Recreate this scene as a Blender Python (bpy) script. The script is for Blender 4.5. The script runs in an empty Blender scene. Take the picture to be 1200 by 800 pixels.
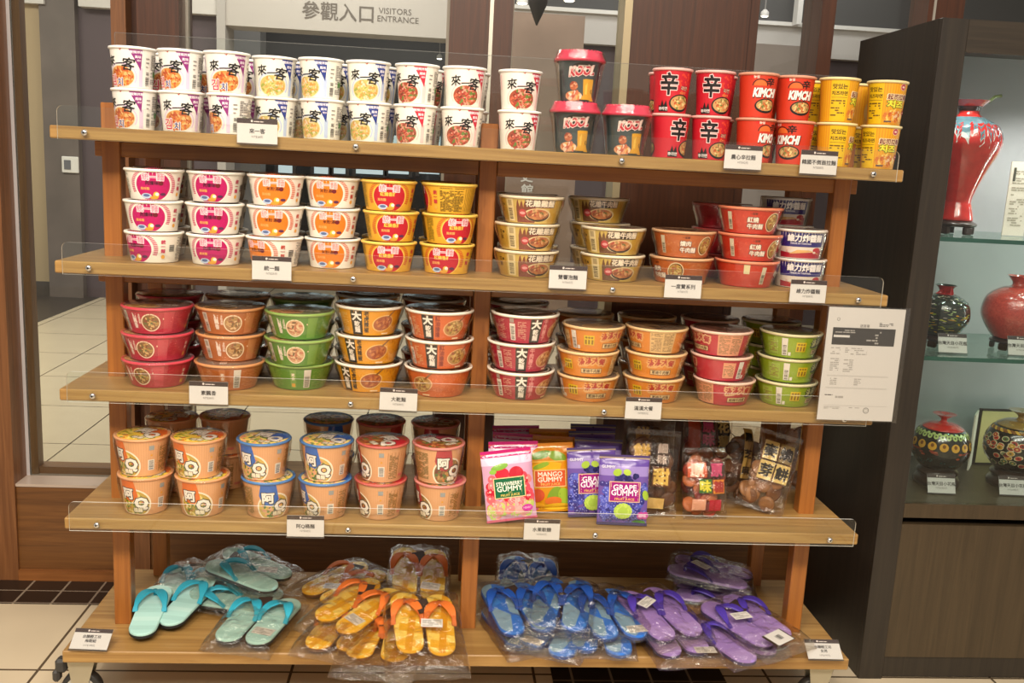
import bpy, math, random
from mathutils import Vector, Matrix, noise
from mathutils.geometry import tessellate_polygon
SC = bpy.context.scene
COL = SC.collection
PI = math.pi
RND = random.Random(7)

# ------------------------------------------------------------------ camera
CAM = Vector((-0.0989, -1.9717, 1.253))
YAW, PITCH, ROLL, FPX = 0.0811, -0.1848, 0.0518, 1108.86
def cam_axes():
    cy, sy, cp, sp = math.cos(YAW), math.sin(YAW), math.cos(PITCH), math.sin(PITCH)
    f = Vector((sy*cp, cy*cp, sp)); r = Vector((cy, -sy, 0)); u = r.cross(f)
    return (r*math.cos(ROLL)+u*math.sin(ROLL), u*math.cos(ROLL)-r*math.sin(ROLL), f)
CR, CU, CF = cam_axes()
cd = bpy.data.cameras.new('camera'); co = bpy.data.objects.new('camera', cd); COL.objects.link(co)
cd.sensor_width = 36; cd.lens = 36*FPX/1200; cd.clip_start = .02
co.matrix_world = Matrix(((CR.x, CU.x, -CF.x, CAM.x), (CR.y, CU.y, -CF.y, CAM.y), (CR.z, CU.z, -CF.z, CAM.z), (0, 0, 0, 1)))
SC.camera = co
def ray(px, py): return CF + CR*((px-600)/FPX) - CU*((py-400)/FPX)
def atY(px, py, Y):
    d = ray(px, py); return CAM + d*((Y-CAM.y)/d.y)
def atZ(px, py, Z):
    d = ray(px, py); return CAM + d*((Z-CAM.z)/d.z)

# ------------------------------------------------------------------ materials
def lin(h):
    if isinstance(h, str):
        h = h.lstrip('#'); h = [int(h[i:i+2], 16)/255 for i in (0, 2, 4)]
    return tuple(c/12.92 if c <= .04045 else ((c+.055)/1.055)**2.4 for c in h)
_mats = {}
def M(color, rough=.5, metal=0., spec=.5, bump=0., bscale=40., var=0., vscale=20., emit=0., coat=0.):
    key = (str(color), rough, metal, spec, bump, bscale, var, vscale, emit, coat)
    if key in _mats: return _mats[key]
    m = bpy.data.materials.new('surface'); m.use_nodes = True
    nt = m.node_tree; b = nt.nodes['Principled BSDF']
    c = lin(color)
    b.inputs['Base Color'].default_value = (*c, 1)
    b.inputs['Roughness'].default_value = rough
    b.inputs['Metallic'].default_value = metal
    b.inputs['Specular IOR Level'].default_value = spec
    b.inputs['Coat Weight'].default_value = coat
    b.inputs['Coat Roughness'].default_value = .15
    if emit:
        b.inputs['Emission Color'].default_value = (*c, 1); b.inputs['Emission Strength'].default_value = emit
    if var or bump:
        tc = nt.nodes.new('ShaderNodeTexCoord')
    if var:
        n = nt.nodes.new('ShaderNodeTexNoise'); n.inputs['Scale'].default_value = vscale; n.inputs['Detail'].default_value = 6
        nt.links.new(tc.outputs['Object'], n.inputs['Vector'])
        r = nt.nodes.new('ShaderNodeValToRGB')
        r.color_ramp.elements[0].position = .3; r.color_ramp.elements[1].position = .7
        r.color_ramp.elements[0].color = (*[x*(1-var) for x in c], 1)
        r.color_ramp.elements[1].color = (*[min(1, x*(1+var)) for x in c], 1)
        nt.links.new(n.outputs['Fac'], r.inputs['Fac']); nt.links.new(r.outputs['Color'], b.inputs['Base Color'])
    if bump:
        n2 = nt.nodes.new('ShaderNodeTexNoise'); n2.inputs['Scale'].default_value = bscale; n2.inputs['Detail'].default_value = 4
        nt.links.new(tc.outputs['Object'], n2.inputs['Vector'])
        bp = nt.nodes.new('ShaderNodeBump'); bp.inputs['Strength'].default_value = bump; bp.inputs['Distance'].default_value = .01
        nt.links.new(n2.outputs['Fac'], bp.inputs['Height']); nt.links.new(bp.outputs['Normal'], b.inputs['Normal'])
    _mats[key] = m
    return m
def wood(c1, c2, axis='X', rough=.38, scale=1., coat=.15):
    key = ('wood', c1, c2, axis, rough, scale, coat)
    if key in _mats: return _mats[key]
    m = bpy.data.materials.new('wood_grain'); m.use_nodes = True
    nt = m.node_tree; b = nt.nodes['Principled BSDF']; L = nt.links
    tc = nt.nodes.new('ShaderNodeTexCoord'); mp = nt.nodes.new('ShaderNodeMapping')
    s = [42*scale]*3; s['XYZ'.index(axis)] = 1.6*scale
    mp.inputs['Scale'].default_value = s
    L.new(tc.outputs['Object'], mp.inputs['Vector'])
    n = nt.nodes.new('ShaderNodeTexNoise'); n.inputs['Scale'].default_value = 1.6; n.inputs['Detail'].default_value = 9; n.inputs['Roughness'].default_value = .62; n.inputs['Distortion'].default_value = .7
    L.new(mp.outputs['Vector'], n.inputs['Vector'])
    r = nt.nodes.new('ShaderNodeValToRGB')
    r.color_ramp.elements[0].position = .32; r.color_ramp.elements[0].color = (*lin(c1), 1)
    r.color_ramp.elements[1].position = .68; r.color_ramp.elements[1].color = (*lin(c2), 1)
    L.new(n.outputs['Fac'], r.inputs['Fac']); L.new(r.outputs['Color'], b.inputs['Base Color'])
    bp = nt.nodes.new('ShaderNodeBump'); bp.inputs['Strength'].default_value = .06; bp.inputs['Distance'].default_value = .004
    L.new(n.outputs['Fac'], bp.inputs['Height']); L.new(bp.outputs['Normal'], b.inputs['Normal'])
    b.inputs['Roughness'].default_value = rough; b.inputs['Coat Weight'].default_value = coat; b.inputs['Coat Roughness'].default_value = .25
    _mats[key] = m
    return m
def clear(tint='ffffff', rough=.05, ior=1.45, floor=.0, gain=1., bump=0., bscale=60., key0='clear'):
    """thin clear sheet: see-through with a Fresnel share of gloss"""
    key = (key0, tint, rough, ior, floor, gain, bump, bscale)
    if key in _mats: return _mats[key]
    m = bpy.data.materials.new('clear_sheet'); m.use_nodes = True
    nt = m.node_tree; nt.nodes.clear(); L = nt.links
    out = nt.nodes.new('ShaderNodeOutputMaterial'); mx = nt.nodes.new('ShaderNodeMixShader')
    tr = nt.nodes.new('ShaderNodeBsdfTransparent'); gl = nt.nodes.new('ShaderNodeBsdfGlossy'); lw = nt.nodes.new('ShaderNodeLayerWeight')
    tr.inputs['Color'].default_value = (*lin(tint), 1); gl.inputs['Roughness'].default_value = rough
    gl.inputs['Color'].default_value = (1, 1, 1, 1); lw.inputs['Blend'].default_value = .5
    pw = nt.nodes.new('ShaderNodeMath'); pw.operation = 'POWER'; pw.inputs[1].default_value = 4.
    L.new(lw.outputs['Facing'], pw.inputs[0])
    ma = nt.nodes.new('ShaderNodeMath'); ma.operation = 'MULTIPLY_ADD'; ma.use_clamp = True
    ma.inputs[1].default_value = .6*gain; ma.inputs[2].default_value = .035*gain+floor
    L.new(pw.outputs[0], ma.inputs[0]); L.new(ma.outputs[0], mx.inputs[0])
    L.new(tr.outputs[0], mx.inputs[1]); L.new(gl.outputs[0], mx.inputs[2]); L.new(mx.outputs[0], out.inputs[0])
    if bump:
        tc = nt.nodes.new('ShaderNodeTexCoord')
        n2 = nt.nodes.new('ShaderNodeTexNoise'); n2.inputs['Scale'].default_value = bscale; n2.inputs['Detail'].default_value = 5
        L.new(tc.outputs['Object'], n2.inputs['Vector'])
        bp = nt.nodes.new('ShaderNodeBump'); bp.inputs['Strength'].default_value = bump; bp.inputs['Distance'].default_value = .01
        L.new(n2.outputs['Fac'], bp.inputs['Height']); L.new(bp.outputs['Normal'], gl.inputs['Normal'])
    _mats[key] = m
    return m

# ------------------------------------------------------------------ mesh builder
class G:
    def __init__(s): s.v = []; s.f = []; s.mi = []; s.sm = []; s.mats = []; s.ix = {}; s.j = 0
    def m(s, mat):
        k = mat.name
        if k not in s.ix: s.ix[k] = len(s.mats); s.mats.append(mat)
        return s.ix[k]
    def add(s, vs, fs, mat, smooth=False, X=None):
        o = len(s.v); i = s.m(mat)
        for p in vs:
            p = Vector(p)
            s.v.append(X @ p if X is not None else p)
        for f in fs: s.f.append([o+k for k in f]); s.mi.append(i); s.sm.append(smooth)
        return s
    def box(s, x0, x1, y0, y1, z0, z1, mat, bev=0., X=None):
        if bev <= 0:
            vs = [(x0,y0,z0),(x1,y0,z0),(x1,y1,z0),(x0,y1,z0),(x0,y0,z1),(x1,y0,z1),(x1,y1,z1),(x0,y1,z1)]
            return s.add(vs, [(0,3,2,1),(4,5,6,7),(0,1,5,4),(1,2,6,5),(2,3,7,6),(3,0,4,7)], mat, X=X)
        b = min(bev, (x1-x0)*.45, (y1-y0)*.45, (z1-z0)*.45)
        vs = []
        for z, zi in ((z0, z0+b), (z1, z1-b)):
            for (x, xi, y, yi) in ((x0,x0+b,y0,y0+b),(x1,x1-b,y0,y0+b),(x1,x1-b,y1,y1-b),(x0,x0+b,y1,y1-b)):
                vs += [(xi,yi,z),(xi,y,zi),(x,yi,zi)]
        q = lambda c, k: c*3+k
        fs = [(q(0,0),q(3,0),q(2,0),q(1,0)), (q(4,0),q(5,0),q(6,0),q(7,0)),
              (q(0,1),q(1,1),q(5,1),q(4,1)), (q(1,2),q(2,2),q(6,2),q(5,2)), (q(2,1),q(3,1),q(7,1),q(6,1)), (q(3,2),q(0,2),q(4,2),q(7,2)),
              (q(0,0),q(1,0),q(1,1),q(0,1)), (q(1,0),q(2,0),q(2,2),q(1,2)), (q(2,0),q(3,0),q(3,1),q(2,1)), (q(3,0),q(0,0),q(0,2),q(3,2)),
              (q(4,0),q(4,1),q(5,1),q(5,0)), (q(5,0),q(5,2),q(6,2),q(6,0)), (q(6,0),q(6,1),q(7,1),q(7,0)), (q(7,0),q(7,2),q(4,2),q(4,0)),
              (q(0,1),q(4,1),q(4,2),q(0,2)), (q(1,2),q(5,2),q(5,1),q(1,1)), (q(2,1),q(6,1),q(6,2),q(2,2)), (q(3,2),q(7,2),q(7,1),q(3,1)),
              (q(0,0),q(0,1),q(0,2)), (q(1,0),q(1,2),q(1,1)), (q(2,0),q(2,1),q(2,2)), (q(3,0),q(3,2),q(3,1)),
              (q(4,0),q(4,2),q(4,1)), (q(5,0),q(5,1),q(5,2)), (q(6,0),q(6,2),q(6,1)), (q(7,0),q(7,1),q(7,2))]
        return s.add(vs, fs, mat, X=X)
    def lathe(s, prof, mat, seg=40, smooth=True, X=None, cap0=False, cap1=False):
        """prof: (r, z) from bottom to top along the outside"""
        n = len(prof); vs = []
        for (r, z) in prof:
            for k in range(seg):
                a = 2*PI*k/seg; vs.append((r*math.sin(a), -r*math.cos(a), z))
        fs = []
        for i in range(n-1):
            for k in range(seg):
                k2 = (k+1) % seg
                fs.append((i*seg+k, i*seg+k2, (i+1)*seg+k2, (i+1)*seg+k))
        if cap0: fs.append(tuple(range(seg))[::-1])
        if cap1: fs.append(tuple((n-1)*seg+k for k in range(seg)))
        return s.add(vs, fs, mat, smooth, X)
    def prism(s, pts, z0, z1, mat, X=None, topmat=None):
        """pts counter-clockwise outline in xy"""
        n = len(pts)
        s.add([(x, y, z0) for x, y in pts]+[(x, y, z1) for x, y in pts],
              [(k, (k+1) % n, n+(k+1) % n, n+k) for k in range(n)], mat, X=X)
        tri = tessellate_polygon([[Vector((x, y, 0)) for x, y in pts]])
        up = []
        for t in tri:
            a, b, c = (Vector((*pts[i], 0)) for i in t)
            up.append(t if (b-a).cross(c-a).z > 0 else t[::-1])
        s.add([(x, y, z1) for x, y in pts], up, topmat or mat, X=X)
        s.add([(x, y, z0) for x, y in pts], [t[::-1] for t in up], mat, X=X)
        return s
    def tube(s, path, r, mat, seg=8, closed=False):
        path = [Vector(p) for p in path]; n = len(path); vs = []; fs = []
        for i, p in enumerate(path):
            a = path[max(0, i-1)]; b = path[min(n-1, i+1)]
            if closed: a = path[(i-1) % n]; b = path[(i+1) % n]
            t = (b-a).normalized(); up = Vector((0, 0, 1)) if abs(t.z) < .9 else Vector((1, 0, 0))
            e1 = t.cross(up).normalized(); e2 = e1.cross(t)
            rr = r[i] if isinstance(r, (list, tuple)) else r
            for k in range(seg):
                an = 2*PI*k/seg; vs.append(p+e1*math.cos(an)*rr+e2*math.sin(an)*rr)
        m = n if closed else n-1
        for i in range(m):
            j = (i+1) % n
            for k in range(seg):
                k2 = (k+1) % seg; fs.append((i*seg+k, i*seg+k2, j*seg+k2, j*seg+k))
        if not closed: fs.append(tuple(range(seg))); fs.append(tuple((n-1)*seg+k for k in range(seg))[::-1])
        return s.add(vs, fs, mat, True)
    def tris(s, T, mapf, off, mat, lim=None):
        """2-D triangles laid on a surface mapf(u, v, off)"""
        if lim: T = split(T, lim)
        vs = []; fs = []
        for t in T:          # overlapping ink lies a few microns apart, so no two faces are coplanar
            s.j = (s.j+1) % 23; o = off+s.j*1.7e-6; n = len(vs)
            vs += [mapf(p[0], p[1], o) for p in t]; fs.append((n, n+1, n+2))
        return s.add(vs, fs, mat, False)
    def mesh(s, name='mesh'):
        me = bpy.data.meshes.new(name)
        me.from_pydata([tuple(p) for p in s.v], [], s.f)
        for m in s.mats: me.materials.append(m)
        me.polygons.foreach_set('material_index', s.mi)
        me.polygons.foreach_set('use_smooth', s.sm)
        me.update()
        return me
    def build(s, name, parent=None, loc=None, rot=None):
        return link(name, s.mesh(name), parent, loc, rot)
def link(name, me, parent=None, loc=None, rot=None):
    o = bpy.data.objects.new(name, me); COL.objects.link(o)
    if parent: o.parent = parent
    if loc is not None: o.location = loc
    if rot is not None: o.rotation_euler = rot
    return o
def thing(name, label, cat, loc=(0,0,0), rot=(0,0,0), group=None):
    o = bpy.data.objects.new(name, None); COL.objects.link(o)
    o.empty_display_size = .02
    o.location = loc; o.rotation_euler = rot
    return tag(o, label, cat, group)
def tag(o, label, cat, group=None):
    o['label'] = label; o['category'] = cat
    if group: o['group'] = group
    return o
def struct(o):
    o['kind'] = 'structure'; return o

# ------------------------------------------------------------------ flat shapes (lists of 2-D triangles, counter-clockwise)
def split(T, lim):
    out = []; st = list(T)
    while st:
        a, b, c = st.pop()
        d = (abs(a[0]-b[0]), abs(b[0]-c[0]), abs(c[0]-a[0])); m = max(d)
        if m <= lim: out.append((a, b, c)); continue
        i = d.index(m)
        if i == 1: a, b, c = b, c, a
        elif i == 2: a, b, c = c, a, b
        h = ((a[0]+b[0])/2, (a[1]+b[1])/2)
        st.append((a, h, c)); st.append((h, b, c))
    return out
def rect(u0, v0, u1, v1): return [((u0,v0),(u1,v0),(u1,v1)), ((u0,v0),(u1,v1),(u0,v1))]
def poly(p):
    out = []
    for t in tessellate_polygon([[Vector((x, y, 0)) for x, y in p]]):
        a, b, c = (p[i] for i in t)
        if (b[0]-a[0])*(c[1]-a[1])-(b[1]-a[1])*(c[0]-a[0]) < 0: b, c = c, b
        out.append((a, b, c))
    return out
def ell(cu, cv, ru, rv, n=24, rot=0., vmin=None, vmax=None):
    p = []
    for k in range(n):
        a = 2*PI*k/n; x, y = ru*math.cos(a), rv*math.sin(a)
        x, y = x*math.cos(rot)-y*math.sin(rot), x*math.sin(rot)+y*math.cos(rot)
        x += cu; y += cv
        if vmin is not None: y = max(vmin, y)
        if vmax is not None: y = min(vmax, y)
        p.append((x, y))
    c = (cu, max(vmin, cv) if vmin is not None else cv)
    return [(c, p[k], p[(k+1) % n]) for k in range(n)]
def ring(cu, cv, ru, rv, w, n=28, a0=0., a1=2*PI, vmin=None):
    T = []
    for k in range(n):
        A, B = a0+(a1-a0)*k/n, a0+(a1-a0)*(k+1)/n
        P = [(cu+(ru+d)*math.cos(t), cv+(rv+d)*math.sin(t)) for t, d in ((A, 0), (A, w), (B, w), (B, 0))]
        if vmin is not None: P = [(x, max(vmin, y)) for x, y in P]
        T += [(P[0], P[1], P[2]), (P[0], P[2], P[3])]
    return T
_tx = {}
def glyphs(s, off=0.):
    k = (s, off)
    if k not in _tx:
        c = bpy.data.curves.new('t', 'FONT'); c.body = s; c.size = 1; c.resolution_u = 2
        o = bpy.data.objects.new('t', c); COL.objects.link(o)
        dg = bpy.context.evaluated_depsgraph_get(); ev = o.evaluated_get(dg); me = ev.to_mesh()
        me.calc_loop_triangles()
        P = [(v.co.x, v.co.y) for v in me.vertices]
        T = [tuple(P[i] for i in t.vertices) for t in me.loop_triangles]
        ev.to_mesh_clear(); bpy.data.objects.remove(o); bpy.data.curves.remove(c)
        fixed = []
        for a, b, c2 in T:
            if (b[0]-a[0])*(c2[1]-a[1])-(b[1]-a[1])*(c2[0]-a[0]) < 0: b, c2 = c2, b
            fixed.append((a, b, c2))
        w = max([p[0] for p in P] or [1]); x0 = min([p[0] for p in P] or [0])
        if off:                       # bolder: widen every outline edge by off on both sides
            cnt = {}
            for t in T:
                for a, b in ((t[0], t[1]), (t[1], t[2]), (t[2], t[0])):
                    q = ((round(a[0], 5), round(a[1], 5)), (round(b[0], 5), round(b[1], 5))); q = q if q[0] < q[1] else (q[1], q[0])
                    cnt[q] = cnt.get(q, 0)+1
            for (a, b), n in cnt.items():
                if n != 1: continue
                dx, dy = b[0]-a[0], b[1]-a[1]; l = math.hypot(dx, dy)
                if l < 1e-6: continue
                dx, dy = dx/l*off, dy/l*off; e = .75
                P4 = [(a[0]-dx*e+dy, a[1]-dy*e-dx), (b[0]+dx*e+dy, b[1]+dy*e-dx), (b[0]+dx*e-dy, b[1]+dy*e+dx), (a[0]-dx*e-dy, a[1]-dy*e+dx)]
                fixed += [(P4[0], P4[1], P4[2]), (P4[0], P4[2], P4[3])]
        _tx[k] = (fixed, x0, w)
    return _tx[k]
def text(s, cu, cv, size, off=0., wide=1., shear=0., rot=0., width=None):
    """centred on (cu, cv); size = em height; width = squeeze to this width"""
    T, x0, x1 = glyphs(s, off)
    b0, b1 = glyphs(s, 0.)[1:]
    mid = (b0+b1)/2; sx = size*wide if width is None else width/(b1-b0)
    cr, sr = math.cos(rot), math.sin(rot)
    vm = .38 if any(ord(ch) > 0x2000 for ch in s) else .345
    def q(p):
        x = (p[0]-mid)*sx+shear*(p[1]-vm)*size; y = (p[1]-vm)*size
        return (cu+x*cr-y*sr, cv+x*sr+y*cr)
    return [(q(a), q(b), q(c)) for a, b, c in T]
def column_text(s, cu, cv, size, step=1.02, off=0., wide=1.):
    """characters one under the other, first one centred on (cu, cv)"""
    T = []
    for i, ch in enumerate(s): T += text(ch, cu, cv-i*step*size, size, off, wide)
    return T
def blobs(rnd, cu, cv, ru, rv, n, size, vmin=None):
    out = []
    for _ in range(n):
        a = rnd.random()*2*PI; q = math.sqrt(rnd.random())*.86
        x, y = cu+ru*q*math.cos(a), cv+rv*q*math.sin(a)
        if vmin is not None and y < vmin+size*.6: y = vmin+size*.6
        out.append(ell(x, y, size*rnd.uniform(.6, 1.3), size*rnd.uniform(.35, .75), 7, rnd.random()*3))
    return out
def small_print(rnd, u0, v0, u1, v1, line, fill=.75):
    T = []; v = v1-line
    while v > v0:
        u = u0
        while u < u1:
            w = min(line*rnd.uniform(.6, 3.2), u1-u)
            if rnd.random() < fill: T += rect(u, v, u+w*.86, v+line*.55)
            u += w
        v -= line
    return T
def bars(rnd, u0, v0, u1, v1, k=1.):
    T = []; v = v0
    while v < v1:
        w = rnd.choice((.6, 1.0, 1.5))*k
        T += rect(u0, v, u1, min(v+w, v1)); v += w+rnd.choice((.6, 1.2))*k
    return T
# ================================================================== the room
OAK = wood('#8b6432', '#b08a50', 'X', .42); OAK_LIGHT = OAK
REDWOOD_X = wood('#8a5222', '#ac7030', 'X', .4); REDWOOD_Y = wood('#8a5222', '#ac7030', 'Y', .4); REDWOOD_Z = wood('#8c5222', '#ac6c2e', 'Z', .4)
FRAME_Z = wood('#683f20', '#885832', 'Z', .4, 1.4); FRAME_X = wood('#5c3818', '#7c5026', 'X', .4, 1.2)
WALNUT_Z = wood('#3f200e', '#572d14', 'Z', .4, 1.4)
CHROME = M('d8d8d8', .16, 1.); STEEL = M('b8b4ae', .3, 1.); ALU = M('c9c2b4', .35, .8); BLACKMETAL = M('151312', .4, .3)
WHITEPLASTIC = M('e8e4de', .45)
ACRYLIC = clear('fbfdfc', .03, 1.45, .0, 1.); ACRYLIC_EDGE = M('d9d8d0', .2, 0, .6)
GLASS = clear('f2f6f5', .02, 1.45, .0, .8)

def tile_mat(c, grout, sx, sy, ox, oy, gap, rough=.25, var=.05):
    m = bpy.data.materials.new('floor_tiles'); m.use_nodes = True; nt = m.node_tree; L = nt.links; b = nt.nodes['Principled BSDF']
    tc = nt.nodes.new('ShaderNodeTexCoord'); mp = nt.nodes.new('ShaderNodeMapping')
    mp.inputs['Location'].default_value = (-ox/sx, -oy/sy, 0); mp.inputs['Scale'].default_value = (1/sx, 1/sy, 1)
    L.new(tc.outputs['Object'], mp.inputs['Vector'])
    br = nt.nodes.new('ShaderNodeTexBrick'); br.offset = 0; br.squash = 1
    br.inputs['Scale'].default_value = 1; br.inputs['Brick Width'].default_value = 1; br.inputs['Row Height'].default_value = 1
    br.inputs['Mortar Size'].default_value = gap/2/max(sx, sy); br.inputs['Mortar Smooth'].default_value = 0
    br.inputs['Color1'].default_value = (*lin(c), 1); br.inputs['Color2'].default_value = (*[x*(1-var) for x in lin(c)], 1)
    br.inputs['Mortar'].default_value = (*lin(grout), 1)
    L.new(mp.outputs['Vector'], br.inputs['Vector'])
    n = nt.nodes.new('ShaderNodeTexNoise'); n.inputs['Scale'].default_value = 6; n.inputs['Detail'].default_value = 8
    L.new(tc.outputs['Object'], n.inputs['Vector'])
    mr = nt.nodes.new('ShaderNodeMapRange'); mr.inputs['To Min'].default_value = .9; mr.inputs['To Max'].default_value = 1.06
    L.new(n.outputs['Fac'], mr.inputs['Value'])
    mu = nt.nodes.new('ShaderNodeMix'); mu.data_type = 'RGBA'; mu.blend_type = 'MULTIPLY'; mu.inputs['Factor'].default_value = 1
    L.new(br.outputs['Color'], mu.inputs['A']); L.new(mr.outputs['Result'], mu.inputs['B'])
    L.new(mu.outputs['Result'], b.inputs['Base Color']); b.inputs['Roughness'].default_value = rough
    return m
FT = tile_mat('d8c8ac', '5a4c3c', .6, .6, atZ(35, 797, 0).x, atZ(80, 785, 0).y, .007, .22)
FD = tile_mat('241a14', '8f8272', .1, .075, -1.23, .54, .006, .3)
g = G().box(-6, 5, -5, 10, -.05, 0, FT); struct(g.build('floor'))
g = G().box(-1.6, 1.0, .535, .70, -.001, .0015, FD); struct(g.build('floor_border'))
g = G().box(.22, .66, .02, .5, -.001, .0015, FD); struct(g.build('floor_border'))
g = G().box(-5.5, -2.88, 4.0, 6.0, -.001, .002, M('3c3532', .4)); struct(g.build('floor_corridor'))

# ---- storefront
YF = .69; YG = .768
g = G(); g.box(-1.275, 1.9, YF, YF+.14, .03, .283, FRAME_X); struct(g.build('wall_back'))
g = G(); g.box(-1.275, 1.9, YF-.012, YF+.12, .0015, .032, wood('#7c4a22', '#986030', 'X', .4)); struct(g.build('baseboard_back'))
g = G(); g.box(-1.275, 1.9, YF-.004, YF+.14, .283, .291, M('c0aea0', .25, .1)); g.box(-1.275, 1.9, YG+.012, YF+.14, .2905, .312, FRAME_X); struct(g.build('trim_1'))
# left frame with its jamb and metal glazing bead
g = G(); g.box(-1.333, -1.275, YF-.01, YF+.13, 0, 2.9, FRAME_Z); struct(g.build('trim_2'))
g = G(); g.box(-1.275, -1.266, YG-.006, YG+.006, .291, 2.9, M('d8d4d6', .3, .3)); struct(g.build('trim_3'))
g = G(); g.box(-1.275, -1.246, YG+.006, YF+.12, .291, 2.9, wood('#5e4028', '#7a5636', 'Z', .45, 1.2)); struct(g.build('trim_4'))
# black sliding-door post at the far left
g = G(); g.box(-1.395, -1.336, YF-.02, YF+.1, 0, 2.9, M('1a1614', .35)); struct(g.build('trim_5'))
g = G(); g.box(-2.6, -1.396, YF+.02, YF+.08, .3, 2.9, M('b9a98f', .4)); g.box(-2.6, -1.396, YF+.02, YF+.08, 0, .3, M('161413', .35)); struct(g.build('door_1'))
g = G(); g.box(-2.4, -1.36, .30, .69, 0, .0025, M('2c2a29', .5, 0, .4, .2, 80)); struct(g.build('floor_mat_strip'))
# mullions
g = G()
g.box(-.98, -.942, YF, YF+.14, .3, 2.9, FRAME_Z); g.box(-.942, -.914, YF+.05, YF+.14, .3, 2.9, WALNUT_Z); g.box(-.914, -.806, YF, YF+.14, .3, 2.9, WALNUT_Z)
g.box(-.806, -.799, YG-.01, YG+.01, .3, 2.9, ALU); struct(g.build('trim_6'))
g = G(); g.box(-.953, -.905, YF-.008, YF+.02, .03, .3, FRAME_Z); struct(g.build('trim_7'))
g = G(); g.box(-.095, .012, YF, YF+.14, .3, 2.9, WALNUT_Z); g.box(.012, .022, YF-.004, YF+.02, .3, 2.9, ALU); g.box(.022, .075, YF, YF+.14, .3, 2.9, WALNUT_Z)
g.box(-.103, -.095, YG-.01, YG+.01, .3, 2.9, M('a89e8e', .4)); g.box(.075, .082, YG-.01, YG+.01, .3, 2.9, M('a89e8e', .4)); struct(g.build('trim_8'))
g = G(); g.box(.376, .397, YF-.01, YF+.1, .3, 2.9, M('b5a585', .35, .5)); g.box(.397, .75, YF, YF+.14, .3, 2.9, WALNUT_Z); g.box(.725, .7275, YF-.002, YF, .3, 2.9, M('3a1c0c', .5)); struct(g.build('trim_9'))
g = G(); g.box(.925, .965, YF, YF+.14, .3, 2.9, WALNUT_Z); struct(g.build('trim_10'))
g = G(); g.box(1.222, 1.236, YF-.01, YF+.1, .3, 2.9, WALNUT_Z); g.box(1.236, 1.243, YF-.012, YF+.02, .3, 2.9, ALU); g.box(1.243, 1.33, YF, YF+.14, .3, 2.9, WALNUT_Z); struct(g.build('trim_11'))
for i, (a, b) in enumerate(((-1.266, -.98), (-.799, -.103), (.082, .376), (.75, .925), (.965, 1.222), (1.33, 2.6))):
    g = G(); g.box(a, b, YG-.004, YG+.004, .291, 2.9, GLASS); struct(g.build('window_%d' % (i+1)))

# ---- corridor beyond the glass
PURPLE = M('55464a', .6, var=.06, vscale=1.2); SOFFIT = M('d8d2cc', .6); STONE = M('8a7466', .5, var=.14, vscale=3.)
GREYSTONE = M('6a5f59', .55, var=.16, vscale=4.)
def W(px, py, Y): return atY(px, py, Y)
x = lambda px, py, Y: atY(px, py, Y).x
z = lambda px, py, Y: atY(px, py, Y).z
g = G(); g.box(x(97, 200, 6), x(256, 100, 6), 6.0, 6.2, 0, 2.28, PURPLE); struct(g.build('wall_corridor_left'))
g = G(); g.box(x(57, 200, 6), x(97, 200, 6), 5.93, 6.2, 0, 3.0, GREYSTONE); struct(g.build('wall_column'))
g = G(); g.box(-6, x(57, 200, 6), 5.97, 6.2, .12, 2.28, M('b09a78', .6)); g.box(-6, x(57, 200, 6), 5.96, 6.2, 0, .12, M('4a423c', .5)); struct(g.build('wall_corridor_beige'))
g = G(); g.box(-6, x(57, 0, 6), 5.9, 6.2, 2.28, 3.0, SOFFIT); g.box(x(97, 0, 6), x(258, 0, 6), 5.9, 6.2, 2.28, 3.0, SOFFIT); struct(g.build('trim_12'))
# entrance: frame, lintel with sign, dark lobby behind
xa, xb = x(258, 60, 6), x(268, 60, 6); xr = x(540, 60, 6)
g = G(); g.box(xa, xb, 5.88, 6.2, 0, 2.6, M('b9b2ac', .5)); struct(g.build('trim_13'))
zl = (z(266, 30, 5.9)+z(528, 45, 5.9))/2
LINTEL = M('c4bcb4', .5)
g = G(); g.box(xb, xr+.3, 5.9, 6.2, zl, zl+.33, LINTEL)
SIGN = M('70665e', .5)
def flatY(Y, fl=False): return lambda u, v, o: (u, Y-o, v)
mf = flatY(5.9)
def wtext(g, s, px, py, Y, hpx, mat, **k):
    p = atY(px, py, Y); sz = hpx*((p-CAM).dot(CF))/FPX
    g.tris(text(s, p.x, p.z, sz, **k), flatY(Y), .004, mat)
wtext(g, '參觀入口', 396, 14, 5.9, 21.5, SIGN, off=.012)
wtext(g, 'VISITORS', 463, 13.5, 5.9, 9.5, SIGN)
wtext(g, 'ENTRANCE', 466.5, 23, 5.9, 9.5, SIGN)
struct(g.build('wall_lintel'))
g = G(); g.box(xb-.4, xr+.6, 9.0, 9.1, 0, 3, M('3c3c42', .5)); struct(g.build('wall_lobby'))
DAY = M('d8e8ec', .5, emit=1.1)
for (a, b) in ((324, 345), (366, 387), (389, 407), (415, 451), (453, 481), (489, 517)):
    g = G(); Y = 8.9
    p0, p1 = atY(a, 203, Y), atY(b, 203, Y); g.box(p0.x, p1.x, Y, Y+.06, p0.z, p0.z+.42, DAY)
    for xx in (p0.x, p1.x): g.box(xx-.02, xx+.02, Y-.02, Y+.05, p0.z-.03, p0.z+.45, M('6a6a70', .5))
    struct(g.build('window_lobby'))
g = G(); p0, p1 = atY(272, 60, 7.6), atY(305, 60, 7.6); g.box(p0.x, p1.x, 7.6, 7.9, 0, 2.9, M('a8a8ac', .4)); struct(g.build('wall_pillar'))
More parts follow.
